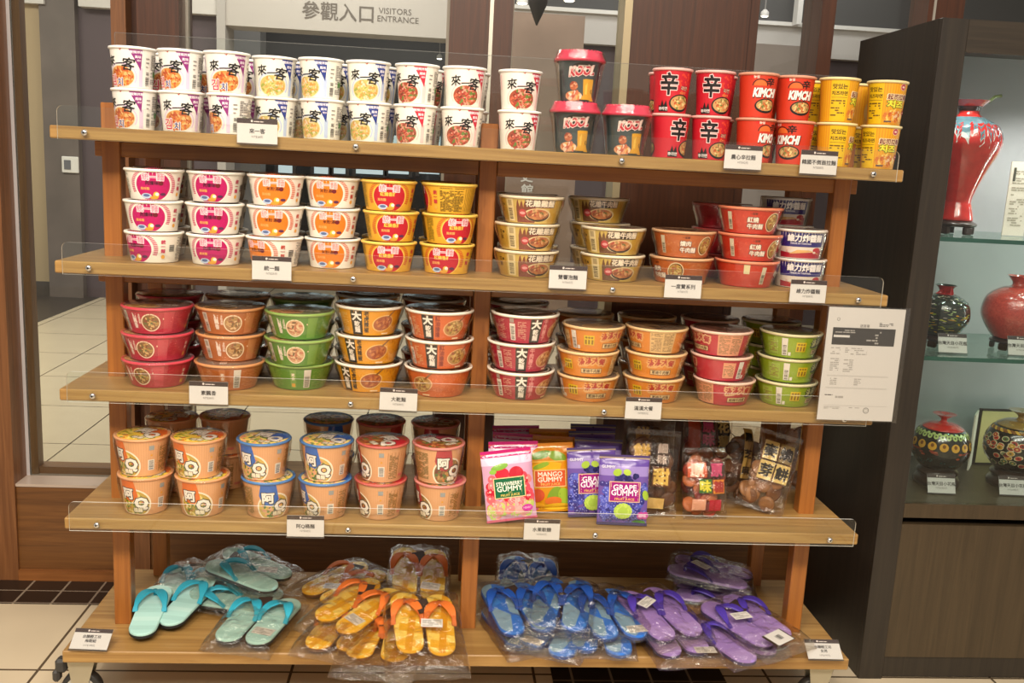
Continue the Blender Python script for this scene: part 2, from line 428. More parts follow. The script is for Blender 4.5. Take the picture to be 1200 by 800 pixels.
# right of the centre mullion
Y = 4.6
g = G(); g.box(x(575, 100, Y), x(681, 100, Y), Y, Y+.3, 0, z(640, 16, Y), STONE)
WHITE_T = M('d6d2cc', .5)
wtext(g, '史', 617.5, 206, Y, 15, WHITE_T, off=.02); wtext(g, '館', 617.5, 223, Y, 15, WHITE_T, off=.02)
struct(g.build('wall_stone'))
g = G(); g.box(x(681, 100, 6), 5, 6.0, 6.2, 0, 2.28, PURPLE); struct(g.build('wall_corridor_right'))
zs0 = z(705, 52, 5.9); zs1 = z(705, 17, 5.9)
g = G(); g.box(x(600, 30, 5.9), 5, 5.9, 6.2, zs0, zs1, M('c6c0bc', .6)); g.box(x(600, 30, 5.9), 5, 5.86, 6.2, zs1, zs1+.03, M('e6e2de', .5)); struct(g.build('trim_14'))
g = G(); g.box(xr+.3, 5, 5.9, 6.2, zs1+.03, 3.4, M('4c4a4a', .6)); struct(g.build('trim_15'))
g = G(); g.box(x(935, 15, 5.8)-.02, x(935, 15, 5.8)+.02, 5.75, 5.85, zs1, 3.4, M('e0dcd8', .5)); struct(g.build('trim_16'))
g = G(); g.box(-6, 5, 1.2, 9.1, 3.4, 3.5, M('6a6664', .7)); struct(g.build('ceiling'))
g = G(); g.box(-6.1, -6, 1.0, 6.0, 0, 3.4, M('8a8078', .6)); struct(g.build('wall_left'))
g = G(); g.box(5, 5.1, 1.0, 9.1, 0, 3.4, M('6a6264', .6)); struct(g.build('wall_right'))
# pale pillar seen in the gap at the right
g = G(); p0, p1 = atY(862, 220, 5.0), atY(936, 220, 5.0); g.box(p0.x, p1.x, 5.0, 5.3, 0, 2.2, M('9a8e88', .5, var=.08, vscale=3.)); struct(g.build('wall_pale_pillar'))
# access panel on the grey column
t = thing('wall_switch', 'small white switch plate with dark square on the grey stone column', 'switch', atY(83, 193, 5.93))
s = .0072
g = G(); g.box(-9*s, 9*s, -.02, 0, -9*s, 9*s, WHITEPLASTIC, .006); g.build('plate', t)
g = G(); g.box(-6*s, 1*s, -.026, -.019, -5*s, 5*s, M('6a6a70', .4)); g.build('screen', t)
# dark pendant fitting and small downlights; the lobby one stands for a spot's reflection
p = atY(632, -30, 3.6)
t = thing('pendant_lamp', 'dark conical ceiling fitting hanging in the corridor beyond the glass', 'lamp', (p.x, p.y, 0))
zt_, zb_ = atY(630, 0, 3.6).z, atY(631, 30, 3.6).z
g = G(); g.lathe([(.004, zb_), (.03, zb_+.06), (.055, zb_+.12), (.06, zt_+.1)], M('2c2624', .5), 20, cap0=True, cap1=True); g.build('shade', t)
g = G(); g.lathe([(.012, zt_+.1), (.012, 3.4)], M('2c2624', .5), 10); g.build('stem', t)
LAMP = M('fff2dc', .5, emit=14.)
for i, (px, py, Y, lb) in enumerate(((612, 4, 4.4, 'left of the two lit downlights over the stone panel'), (667, 1, 4.4, 'right of the two lit downlights over the stone panel'), (896, 19, 5.6, 'lit downlight seen through the right-hand pane beside the walnut panel'), (515, 69, 8.5, 'small glowing disc standing for a spot reflection in the dark entrance lobby'))):
    p = atY(px, py, Y)
    t = thing('downlight', lb, 'light', p)
    r = .028 if i < 2 else .024
    g = G(); g.lathe([(r*1.3, 0), (r*1.3, .03), (r*.5, .05)], M('d8d4d0', .4), 20, cap1=True); g.build('housing', t)
    g = G(); g.lathe([(r, -.004), (r, .002)], LAMP, 20, cap0=True, cap1=True); g.build('lamp_face', t)
    g = G(); g.lathe([(.006, .05), (.006, max(.06, 3.4-p.z))], M('8a8684', .5), 8); g.build('stem', t)

# ================================================================== the display rack
XW = .875; ZB = {1: 1.2578, 2: .990, 3: .7236, 4: .441, 5: .130}; TH = .025; ZT = {k: v+TH for k, v in ZB.items()}; ZT[5] = .158
DEP = .427
rack = thing('display_rack', 'wheeled five-tier wooden display rack stocked with noodle cups, sweets and flip-flops', 'rack')
for k in range(1, 6):
    w = .89 if k == 5 else XW
    g = G(); g.box(-w, w, 0, DEP, ZB[k], ZT[k], OAK, .0022); sb = g.build('shelf_board', rack)
PY0, PY1 = .125, .160
for xx in (-.8, 0, .8):
    g = G(); g.box(xx-.019, xx+.019, PY0, PY1, ZT[5]-.001, 1.337, REDWOOD_Z, .002); g.build('post', rack)
for xx in (-.79, 0, .79):
    g = G(); g.box(xx-.018, xx+.018, .385, .415, ZT[5]-.001, 1.337, REDWOOD_Z, .002)
    g.build('post', rack)
for k in range(1, 5):
    for (a, b) in ((-.835, -.02), (.02, .835)):
        g = G(); g.box(a, b, PY0+.006, PY1-.004, ZB[k]-.032, ZB[k]-.0005, REDWOOD_X, .0015); g.build('front_rail', rack)
    g = G(); g.box(-.8, .8, .39, .41, ZB[k]-.03, ZB[k]-.0005, REDWOOD_X); g.build('rear_rail', rack)
    for xx in (-.8, .8):
        g = G(); g.box(xx-.012, xx+.012, PY1, .39, ZB[k]-.03, ZB[k]-.0005, REDWOOD_Y); g.build('side_rail', rack)
    # clear acrylic lip with rounded corners, standing on pan-head bolts
    w = .857; h0, h1 = ZB[k]-.001, ZB[k]+.064; rr = .012
    if k == 4: w = .862
    out = [(-w, h0), (w, h0)]
    for (cx, a0) in ((w-rr, 0), (-w+rr, 90)):
        for q in range(7):
            a = math.radians(a0+q*15); out.append((cx+rr*math.cos(a), h1-rr+rr*math.sin(a)))
    g = G(); n = len(out); yf, yb = -.0075, -.0045
    g.add([(p[0], yf, p[1]) for p in out], [tuple(range(n))], ACRYLIC)
    g.add([(p[0], yb, p[1]) for p in out], [tuple(range(n))[::-1]], ACRYLIC)
    g.add([(p[0], yf, p[1]) for p in out]+[(p[0], yb, p[1]) for p in out], [(i, n+i, n+(i+1) % n, (i+1) % n) for i in range(n)], ACRYLIC_EDGE)
    lip = g.build('acrylic_lip', rack)
    lip['label'] = 'clear acrylic lip along the shelf front'
    for xx in (-.805, -.275, .268, .805):
        g = G(); X = Matrix.Translation((xx, -.0075, ZB[k]+.0135)) @ Matrix.Rotation(PI/2, 4, 'X')
        g.lathe([(.0062, 0), (.0062, .002), (.0050, .0042), (.0026, .0052)], CHROME, 18, X=X, cap1=True)
        g.lathe([(.0022, .0053), (.0022, .0054)], BLACKMETAL, 6, X=X, cap1=True)
        g.lathe([(.0040, -.0075), (.0040, 0)], CHROME, 12, X=X)
        g.build('bolt', lip)
g = G(); g.box(-.885, .885, .4285, .4315, ZB[1], 1.512, ACRYLIC)
for (a, b, c, d) in ((-.885, .885, 1.5112, 1.5125), (-.886, -.8848, ZB[1], 1.512), (.8848, .886, ZB[1], 1.512)): g.box(a, b, .4284, .4316, c, d, clear('f0f0ee', .2, 1.45, .16, 1., key0='edge'))
g.build('acrylic_back', rack)
def caster(px, py, side):
    g = G(); X0, Y0 = (-.866 if side < 0 else .835), .045
    g.box(X0-.03, X0+.03, Y0-.028, Y0+.028, .123, .1295, M('b8b09a', .35, .6)); 
    for s in (-1, 1):
        out = [(-.026, .124), (-.012, .036), (.012, .036), (.036, .124)]
        n = 4; y0 = Y0+s*.017
        X = Matrix.Translation((X0, y0, 0))
        vs = [(p[0], -.0015, p[1]) for p in out]+[(p[0], .0015, p[1]) for p in out]
        g.add(vs, [(0,1,2,3),(7,6,5,4),(0,4,5,1),(1,5,6,2),(2,6,7,3),(3,7,4,0)], M('b8b09a', .35, .6), X=X)
    c = g.build('caster', rack); c['label'] = 'swivel caster with grey fork and black tyre'
    g = G(); X = Matrix.Translation((X0, Y0, .0445)) @ Matrix.Rotation(PI/2, 4, 'X') @ Matrix.Diagonal((1.2, 1.2, 1, 1))
    g.lathe([(.026, -.012), (.034, -.012), (.037, -.008), (.037, .008), (.034, .012), (.026, .012)], M('2a2826', .5), 36, X=X)
    g.lathe([(.022, .0125), (.0255, .013), (.0275, .0125)], M('b4b0a6', .4), 36, X=X)
    g.lathe([(.0001, .012), (.026, .012)], M('3a3734', .5), 36, X=X)
    g.lathe([(.0275, -.0115), (.0275, .0115)], M('4a4744', .5), 36, X=X)
    g.lathe([(.006, .01), (.006, .0195), (.003, .021)], STEEL, 14, X=X, cap1=True)
    g.build('wheel', c)
    if side < 0:
        g = G(); g.box(X0-.055, X0-.03, Y0-.014, Y0+.014, .085, .118, M('3a3836', .5), .006); g.box(X0-.062, X0-.046, Y0-.012, Y0+.012, .062, .09, M('3a3836', .5), .005); g.build('brake_lever', c)
caster(86, 790, -1); caster(950, 790, 1)
# ================================================================== dark glazed cabinet at the right
CW = wood('#241e18', '#322a21', 'Z', .5, 1., .05); CWX = wood('#2b241c', '#3a3126', 'X', .5, 1., .05); CP = wood('#3c3020', '#4a3c29', 'Z', .45, 1., .05)
CX0, CX1, CY0, CY1, CH = 1.014, 2.25, .187, .62, 1.628
cab = thing('display_cabinet', 'tall dark wooden cabinet with glass front and lit vases inside', 'cabinet', (CX0, CY0, 0))
def cb(g, name): return g.build(name, cab, loc=(-CX0, -CY0, 0))
g = G(); g.box(CX0, CX0+.02, CY0+.018, CY1, 0, CH, CW); g.box(CX1-.02, CX1, CY0+.018, CY1, 0, CH, CW)
g.box(CX0+.02, CX1-.02, CY0+.018, CY1, CH-.025, CH, CWX); g.box(CX0+.02, CX1-.02, CY0+.02, CY1-.02, .0, .42, CW); cb(g, 'carcass')
g = G(); g.box(CX0, CX0+.062, CY0, CY0+.018, 0, CH, CW, .001); g.box(CX1-.06, CX1, CY0, CY0+.018, 0, CH, CW, .001); g.box(CX0+.062, CX1-.06, CY0, CY0+.018, 1.556, CH, CWX); cb(g, 'front_frame')
g = G(); g.box(CX0+.062, CX1-.06, CY0, CY1-.02, .439, .475, CP); cb(g, 'deck')
g = G(); g.box(CX0+.062, CX1-.06, CY0+.004, CY0+.02, .06, .420, CP); cb(g, 'lower_panel')
g = G(); g.box(CX0+.062, CX1-.06, CY0+.008, CY0+.02, .004, .0595, CW); cb(g, 'kick_board')
BACKP = M('b6b6ba', .34, .25, .5, .05, 3.)
g = G(); g.box(CX0+.02, CX1-.02, CY1-.02, CY1-.002, .42, CH-.025, BACKP); cb(g, 'back_panel')['label'] = 'satin silver back panel'
g = G(); g.box(CX0+.062, CX1-.06, CY0+.006, CY0+.010, .476, 1.556, GLASS); cb(g, 'glass_door')
GEDGE = M('2f5a50', .15, 0, .6); GSH = clear('e4f2ec', .02, 1.5)
for zz in (.844, 1.135):
    g = G(); g.box(CX0+.021, CX1-.021, CY0+.03, CY1-.021, zz-.010, zz, GSH); g.box(CX0+.021, CX1-.021, CY0+.028, CY0+.031, zz-.0101, zz+.0001, GEDGE)
    cb(g, 'glass_shelf')['label'] = 'glass shelf with green front edge'
g = G()
for xx in (1.12, 1.5, 1.9): g.lathe([(.012, 0), (.020, .006), (.022, .016)], STEEL, 20, X=Matrix.Translation((xx, CY0+.07, CH-.041)), cap1=True); g.lathe([(.0125, -.001), (.0125, .001)], M('fff4e0', .5, emit=12.), 16, X=Matrix.Translation((xx, CY0+.07, CH-.041)), cap0=True)
cb(g, 'spot_lamps')
# ---- vases
DARKWOOD = M('2a1a14', .3, coat=.4)
def spin_map(prof):
    """(u angle*0.1, t along profile 0..1) -> point on the turned surface"""
    L = [0]
    for a, b in zip(prof, prof[1:]): L.append(L[-1]+math.hypot(b[0]-a[0], b[1]-a[1]))
    def f(u, v, o):
        s = max(0, min(.9999, v))*L[-1]
        for i in range(len(prof)-1):
            if s <= L[i+1]: break
        q = (s-L[i])/max(1e-9, L[i+1]-L[i]); r = prof[i][0]*(1-q)+prof[i+1][0]*q; zz = prof[i][1]*(1-q)+prof[i+1][1]*q
        tx, tz = prof[i+1][0]-prof[i][0], prof[i+1][1]-prof[i][1]; n = math.hypot(tx, tz)
        a = u*10
        r += o*tz/n; zz -= o*tx/n
        return (r*math.sin(a), -r*math.cos(a), zz)
    return f
def smooth_prof(pts, n=6):
    out = []
    P = [pts[0]]+pts+[pts[-1]]
    for i in range(1, len(P)-2):
        for k in range(n):
            t = k/n
            out.append(tuple(.5*((2*P[i][j])+(-P[i-1][j]+P[i+1][j])*t+(2*P[i-1][j]-5*P[i][j]+4*P[i+1][j]-P[i+2][j])*t*t+(-P[i-1][j]+3*P[i][j]-3*P[i+1][j]+P[i+2][j])*t**3) for j in (0, 1)))
    out.append(pts[-1]); return out
def stand(parent, r, h, feet=True, z0=0.):
    g = G(); g.lathe([(r*.82, h*.55), (r*1.0, h*.62), (r*1.04, h*.75), (r*.98, h*.86), (r*.8, h)], DARKWOOD, 36, cap1=True, cap0=True)
    if feet:
        for k in range(5):
            a = 2*PI*k/5+.3; X = Matrix.Rotation(a, 4, 'Z')
            g.box(-.012, .012, -r*.98, -r*.72, 0, h*.6, DARKWOOD, .003, X=X)
    else: g.lathe([(r*1.12, 0), (r*1.15, h*.25), (r*1.02, h*.5), (r*.82, h*.56)], DARKWOOD, 36, cap0=True)
    return g.build('stand', parent)
rv = random.Random(3)
def place_at(px, py, Y): return atY(px, py, Y)
# tall red vase, top glass shelf
p = atY(1117, 270, .38)
t = thing('vase', 'tall red vase with blue-grey drip glaze on the top glass shelf', 'vase', (p.x, .38, 1.136))
stand(t, .052, .034)
pr = smooth_prof([(.040, .034), (.043, .04), (.036, .07), (.034, .09), (.055, .15), (.080, .205), (.086, .235), (.074, .268), (.040, .288), (.026, .298), (.026, .312), (.046, .332)])
g = G(); g.lathe(pr, M('c62a26', .12, coat=1., var=.15, vscale=60.), 48, cap0=True)
mp_ = spin_map(pr); BG = M('5d7f8a', .1, coat=1., var=.25, vscale=40.); WH = M('d8d4d0', .15)
N = 60
hs = [.60+.05*math.sin(k*2.1)+rv.uniform(-.03, .03) for k in range(N+1)]; hs[N] = hs[0]
for k in range(N):
    a0, a1 = 2*PI*k/N/10, 2*PI*(k+1)/N/10
    for q in range(6):
        t0, t1 = q/6, (q+1)/6
        A = hs[k]+(.84-hs[k])*t0; B = hs[k+1]+(.84-hs[k+1])*t0; C_ = hs[k+1]+(.84-hs[k+1])*t1; D = hs[k]+(.84-hs[k])*t1
        g.tris([((a0, A), (a1, B), (a1, C_)), ((a0, A), (a1, C_), (a0, D))], mp_, .0006, BG if q else WH)
g.tris(split(rect(0, .90, 2*PI/10, .94), .01), mp_, .0007, M('3a1a16', .2))
g.build('body', t)
g = G(); hh = [(.03, -.0, .335), (.055, -.01, .345), (.075, -.01, .338)]; g.tube([(.046, 0, .330), (.062, 0, .345), (.078, 0, .348)], .004, M('8a9a60', .2)); g.build('handle', t)
# round lidless vases on the middle shelf
def round_vase(name, label, px, py, Y, zs, r, col, neckcol, standkind, deco=None):
    p = atY(px, py, Y)
    t = thing('vase', label, 'vase', (p.x, Y, zs))
    h = .03; stand(t, r*.62, h, standkind)
    pr = smooth_prof([(r*.5, h), (r*.62, h+.004), (r*.92, h+r*.5), (r, h+r*.85), (r*.88, h+r*1.3), (r*.5, h+r*1.58), (r*.24, h+r*1.66), (r*.22, h+r*1.78), (r*.36, h+r*1.96), (r*.40, h+r*1.98)])
    g = G(); g.lathe(pr, col, 48, cap0=True); mp2 = spin_map(pr)
    if deco: deco(g, mp2)
    if neckcol: g.tris(split(rect(0, .79, 2*PI/10, .999), .012), mp2, .0006, neckcol); 
    g.build('body', t); return t
def speckle(cols, n, lo, hi, sz):
    def f(g, mp2):
        for _ in range(n):
            u, v = rv.random()*2*PI/10, rv.uniform(lo, hi)
            g.tris(ell(u, v, sz*rv.uniform(.5, 1.3), sz*2.2*rv.uniform(.5, 1.2), 7, rv.random()*3), mp2, .0005+rv.random()*.0004, rv.choice(cols))
    return f
def dk(g, mp2):
    speckle([M('3a4a34', .15), M('6a5a4a', .15), M('94a070', .15), M('20241e', .15), M('b8a8a0', .15)], 240, .3, .78, .006)(g, mp2)
    speckle([M('a8a43c', .15), M('d0982c', .15), M('6f7a2c', .15)], 150, .12, .42, .006)(g, mp2)
round_vase('vase', 'round dark speckled vase with red neck on the middle glass shelf', 1099, 408, .36, .845, .066, M('2a2c26', .1, coat=1.), M('b02a2a', .1, coat=1.), True, dk)
round_vase('vase', 'round coral red crackle vase on a dark footed stand', 1183, 412, .36, .845, .082, M('b8443a', .16, coat=1., bump=.15, bscale=260., var=.22, vscale=220.), None, True)
def jar(label, px, py, Y, zs, r, bands, lidm, col):
    p = atY(px, py, Y)
    t = thing('lidded_jar', label, 'jar', (p.x, Y, zs))
    h = .045; stand(t, r*.68, h, False)
    pr = smooth_prof([(r*.55, h), (r*.66, h+.004), (r*.94, h+r*.45), (r, h+r*.85), (r*.86, h+r*1.28), (r*.66, h+r*1.46)])
    g = G(); g.lathe(pr, col, 48, cap0=True); mp2 = spin_map(pr); bands(g, mp2); g.build('body', t)
    g = G(); pl = smooth_prof([(r*.70, h+r*1.44), (r*.68, h+r*1.48), (r*.45, h+r*1.60), (r*.14, h+r*1.66), (r*.12, h+r*1.78), (r*.34, h+r*1.92), (r*.38, h+r*1.95), (r*.02, h+r*1.90)])
    g.lathe(pl, lidm, 40); speckle([M('3a1414', .2), M('e0b040', .2)], 26, .05, .4, .004)(g, spin_map(pl)); g.build('lid', t)
    return t
def bandsA(g, mp2):
    for k in range(26):
        u = 2*PI*k/26/10
        g.tris(ell(u, .84, .010, .055, 12), mp2, .0005, M('a8b870', .12, coat=.6)); g.tris(ell(u+.012, .90, .008, .03, 10), mp2, .0006, M('a8b870', .12, coat=.6)); g.tris(ell(u, .84, .004, .022, 10), mp2, .0009, M('4a5a30', .12))
    for k in range(16):
        u = 2*PI*k/16/10
        g.tris(ell(u, .64, .015, .085, 14), mp2, .0010, M('cf9a34', .12, coat=.6)); g.tris(ell(u, .66, .006, .04, 10), mp2, .0013, M('7a4a1c', .15))
    for k in range(60): g.tris(ell(rv.random()*2*PI/10, rv.uniform(.40, .54), .008, .022, 8), mp2, .0006+rv.random()*.0004, M(rv.choice(('8a3a26', 'a04a30', '6a2a1e')), .15))
    for k in range(44): u = rv.random()*2*PI/10; v = rv.uniform(.2, .36); g.tris(ring(u, v, .006, .024, .004, 12), mp2, .0006, M('3a5a58', .15))
def bandsB(g, mp2):
    for _ in range(120):
        u, v = rv.random()*2*PI/10, rv.uniform(.22, .80); o = .0005+rv.random()*.0008
        g.tris(ell(u, v, .0125, .052, 12, rv.uniform(-.1, .1)), mp2, o, M('c8b890', .15)); g.tris(ell(u, v, .0098, .040, 12), mp2, o+.0003, M(rv.choice(('a02c22', 'b83a2a', '4f6a44', 'b8862c', '8a2a20')), .12, coat=.6)); g.tris(ell(u, v, .004, .014, 8), mp2, o+.0006, M(rv.choice(('5a1a14', 'd8b060', '2a3a24')), .15))
    for k in range(40): u = 2*PI*k/40/10; g.tris(ell(u, .9, .010, .04, 10, .2), mp2, .0006+(k % 2)*.0003, M(('c89a3a', '7a4a1c')[k % 2], .15))
jar('lidded jar with banded green, yellow and rust ring pattern and bright red lid', 1096, 566, .36, .4755, .074, bandsA, M('b8241e', .1, coat=1.), M('1c1a16', .1, coat=1.))
jar('lidded jar covered in red and green flower rings, next to the yellow framed print', 1185, 566, .36, .4755, .082, bandsB, M('8a6a30', .12, coat=1.), M('1a1612', .1, coat=1.))
def cab_tag(px, py, Y, zs, lines, price, lb):
    p = atY(px, py, Y); t = price_tag(0, 0, lines, price, lb, lay=(p.x, Y, zs+.0225), hx=.036); t.rotation_euler = (-.35, 0, -.06); t.location.z = zs+.0262
    del t['group']; t['group'] = 'price cards in the cabinet'
TAGS = ((1116, 404, .265, .844, 'below the dark speckled vase in the cabinet'), (1198, 404, .265, .844, 'below the coral vase in the cabinet'), (1104, 560, .27, .475, 'before the jar with banded rings'), (1188, 562, .27, .475, 'before the jar with flower rings'))
# prints and cards
def card_thing(name, label, cat, quad_px, Y, build):
    p = atY(*quad_px, Y); t = thing(name, label, cat, p); build(t); return t
p = atY(1172, 287, .42)
t = thing('leaflet', 'cream printed leaflet standing on the top glass shelf', 'leaflet', (p.x, .42, 1.136), (0, 0, -.15))
g = G(); g.box(0, .055, 0, .003, 0, .19, M('ddd6c8', .5)); g.box(.05, .09, -.002, .001, .06, .175, M('b8b060', .5))
for T in small_print(rv, .008, .02, .045, .17, .006, .6),: g.tris(T, flatY(0), .0006, M('a49c8c', .6))
g.box(.008, .014, -.0008, 0, .14, .175, M('4a4a40', .5)); g.build('sheet', t)
p = atY(1146, 536, .50)
t = thing('framed_print', 'yellow print in a dark open folder standing on the cabinet deck', 'print', (p.x, .53, .4755), (0, 0, 0))
g = G(); g.box(.004, .26, 0, .004, 0, .165, M('262220', .4)); g.build('cover', t)
g = G(); g.box(.012, .25, -.002, .0, .006, .158, M('c9bd82', .5, var=.08, vscale=12.)); g.build('sheet', t)
g = G(); X = Matrix.Rotation(-2.2, 4, 'Z'); g.box(.0, .075, -.002, .002, 0, .16, M('d8d2c0', .5), X=X); g.build('left_leaf', t)['label'] = 'pale blank leaf folded towards the viewer'
# ================================================================== printed cups and bowls
def cone_map(rb, rt, h):
    rm = (rb+rt)/2
    def f(u, v, o):
        r = rb+(rt-rb)*v/h+o; a = u/rm
        return (r*math.sin(a), -r*math.cos(a), v)
    return f
def disc_map(z):
    return lambda u, v, o: (u, v, z+o)
EPS = .00005
class Label:
    """collects flat print in millimetres on a wrapped surface"""
    def __init__(s, g, mf, lim=.0026): s.g, s.mf, s.lim, s.k = g, mf, lim, 0
    def put(s, T, col, up=True, rough=.42):
        s.k += 1
        T = [tuple((p[0]*.001, p[1]*.001) for p in t) for t in T]
        s.g.tris(T, s.mf, EPS*s.k, M(col, rough, 0, .5) if isinstance(col, str) else col, s.lim)
    def food(s, cu, cv, ru, rv, base, cols, n, size, seed, vmin=None):
        r = random.Random(seed)
        s.put(ell(cu, cv, ru, rv, 28, vmin=vmin), base)
        k0 = s.k
        for i, T in enumerate(blobs(r, cu, cv, ru, rv, n, size, vmin)):
            s.k = k0+(i % 3); s.put(T, cols[i % len(cols)])
        s.k = k0+3
def flat_label(g, z): return Label(g, disc_map(z), None)
KINDS_ = {}; RAD = {}; STANDING = []
def cup(key, rb, rt, h, base, printer, rim='f2efe8', lid=None, lidprint=None, film=False, riml=.0032, lid_drop=.002, var=0., rough=.42, seg=48):
    rt -= .0008
    g = G(); bm = M(base, rough, var=var, vscale=70.)
    g.lathe([(rb-.003, .0012), (rb-.001, 0), (rb, .001)], bm, seg, cap0=True)
    g.lathe([(rb, .001), (rt, h-.004)], bm, seg)
    mf = cone_map(rb, rt, h-.003)
    printer(Label(g, mf))
    parts = {'body': g.mesh('body')}
    g = G(); rr = riml
    g.lathe([(rt-.001, h-.0065), (rt+rr*.7, h-.0055), (rt+rr, h-.0030), (rt+rr*.7, h-.0006), (rt-.001, h), (rt-.0035, h-.0015), (rt-.0036, h-.004)], M(rim, .38), seg)
    parts['rim'] = g.mesh('rim')
    g = G(); lm = M(lid or 'd8d4cc', .22, 0, .6, .12, 60.)
    g.lathe([(.0001, h-lid_drop+.0003), (rt*.55, h-lid_drop+.0002), (rt-.0034, h-lid_drop)], lm, seg)
    if lidprint: lidprint(flat_label(g, h-lid_drop+.0003))
    parts['lid'] = g.mesh('lid')
    if film:
        g = G(); fm = clear('fbf8f4', .10, 1.45, .02, 1.5, .30, 35., 'film')
        n = 48; rows = [(rb+.004, .002), (rb+.0085, h*.35), (rb+(rt-rb)*.62+.007, h*.66), (rt+rr+.0008, h-.003)]
        g.lathe(rows, fm, n); 
        g.lathe([(rt+rr+.0008, h-.003), (rt+.001, h+.0006), (rt*.5, h+.0004), (.0001, h+.0004)], fm, n)
        parts['shrink_film'] = g.mesh('shrink_film')
    KINDS_[key] = (parts, h); RAD[key] = (rt+riml+(.0016 if film else .0003), rb+.002)
    return key
ST = {}
def clash(key, loc):
    h = KINDS_[key][1]; r = RAD[key][0]
    return any(abs(loc[2]-q[2]) < .7*min(h, q[4]) and math.hypot(loc[0]-q[0], loc[1]-q[1]) < r+q[3] for q in STANDING)
def put_cup(key, name, label, cat, loc, rz, group, tilt=(0, 0)):
    parts, h = KINDS_[key]
    for _ in range(8):
        if not clash(key, loc): break
        loc = (loc[0], loc[1]+.003, loc[2])
    STANDING.append((*loc, RAD[key][0], h))
    t = thing(name, label, cat, loc, (tilt[0], tilt[1], rz), group)
    for k, me in parts.items(): link(k, me, t)
    return t

GREENS = ['5f8a34', '86a843']; CHILI = ['b8351f', 'd0542c', '8a2a18']
# ---- tall white paper cups with brush lettering
def lai(flash, tint, food, cols, kimchi=False):
    def f(L):
        L.put(ring(-2, 22, 31, 24, 3, 36, -.5, PI+.5, 1.5), tint); L.put(rect(35, 3, 43, 40), tint)
        L.put([((16, 76), (42, 76), (39, 34))], flash)
        L.put(text('酸辣拌麵', 31, 70, 6.2, .02), 'f0e8ee'); L.put(text('風味', 33.5, 61, 6, .02), 'f0e8ee'); L.put(text('絕妙', 35.5, 54, 4, .02), 'e8dce4')
        L.put(ell(-2, 22, 30, 22.5, 34, vmin=2), 'e8dcc8'); L.food(-2, 22, 28, 20.5, food, cols, 90, 4.2, 5, 3)
        for ch, u, v, sz, ro in (('來', -24, 52, 22, .12), ('一', -4, 47, 18, .06), ('客', 15, 46, 26, -.08)):
            L.put(text(ch, u, v, sz, .018, rot=ro, shear=.15), '1c1a1a')
        L.put(poly([(-4, 77), (0, 74), (5, 77.5), (1, 72)]), 'b8322a')
        if kimchi:
            L.put(text('김', -24, 15, 23, .07), 'f4ecec'); L.put(text('김', -24, 15, 23, .02), 'c8243a')
            L.put(text('치', -4, 11, 17, .07), 'f4ecec'); L.put(text('치', -4, 11, 17, .02), '3c3a78')
        r = random.Random(4)
        L.put(bars(r, 49, 6, 58, 24), '4a4642'); L.put(bars(r, 50, 27, 57, 34), '6a6662')
        L.put(small_print(r, 62, 10, 104, 72, 3.4, .7), '8f8a86'); L.put(small_print(r, 49, 40, 58, 62, 4, .5), '8f8a86')
        L.put(text('綠', 76, 30, 12, .03), '4f8a3c')
        L.put(small_print(r, -104, 10, -60, 70, 3.4, .7), '9a9590'); L.put(rect(-58, 40, -52, 70), tint)
        L.put(column_text('來一客', 119, 62, 15, 1.1, .02), '2a2626')
    return f
cup('cup_purple', .0368, .0449, .0815, 'eae6df', lai('8c2c78', 'd9c2da', 'c98a48', ['c8642a', 'd88838', 'a8421e', 'e2b070', 'b8552a'], True), 'f4f2ee', 'ecdcca')
cup('cup_blue', .0368, .0449, .0815, 'eae6da', lai('2b3c86', 'b9c6e2', 'c9b268', ['d8c070', '98a04a', 'e2a05a', 'c89048', 'e8c8a8']), 'f4f2ee', 'e8e4d8')
cup('cup_red', .0368, .0449, .0815, 'eae4d8', lai('c22d42', 'ecc6c2', '9c4a34', ['a83a2a', 'c8664a', '7a3020', '5f7a34', 'd89078']), 'f4f2ee', 'e8e0d4')

# ---- red and orange hot-noodle cups
def noodles(L, cu, cv, ru, rv, seed):
    L.put(ell(cu, cv, ru+2.5, rv+2, 28), '171310'); L.food(cu, cv+1, ru-1, rv-1.5, 'c0905a', ['d8b468', 'b8502a', 'e0c888', '8a6a34', 'c86a34', '6f7a38'], 44, 3.2, seed)
def shin(L):
    r = random.Random(9)
    for _ in range(26): L.put(ell(r.uniform(6, 44), r.uniform(46, 84), 2.4, 2.4, 8), 'd8402c'); L.k -= 1
    L.put(text('辛', -16, 60, 47, .068, .84), 'f0c8c4'); L.put(text('辛', -16, 60, 47, .032, .84), '150f10')
    L.put(text('라면', 19, 52, 10, .05), '2a1210'); L.put(text('라면', 19, 52, 9.4, .0), 'e8c4a8'); L.put(text('매운맛', 17, 42, 6), 'e8a050')
    noodles(L, 12, 21, 23, 16, 3)
    L.put(poly([(-38, 3), (-38, 16), (-33, 14), (-29, 27), (-25, 15), (-20, 26), (-17, 14), (-15, 3)]), '14100f')
    L.put(text('辛라면', -27, 9, 8, .02), 'e8e0dc')
    noodles(L, -92, 20, 16, 12, 6); L.put(small_print(r, 60, 12, 100, 76, 3.6, .7), 'e4a898')
    L.put(text('辛', 118, 58, 26, .03), '150f10')
cup('cup_shin', .0338, .0414, .0935, 'bd1c2b', shin, 'e8b4ac', 'd86a5a')
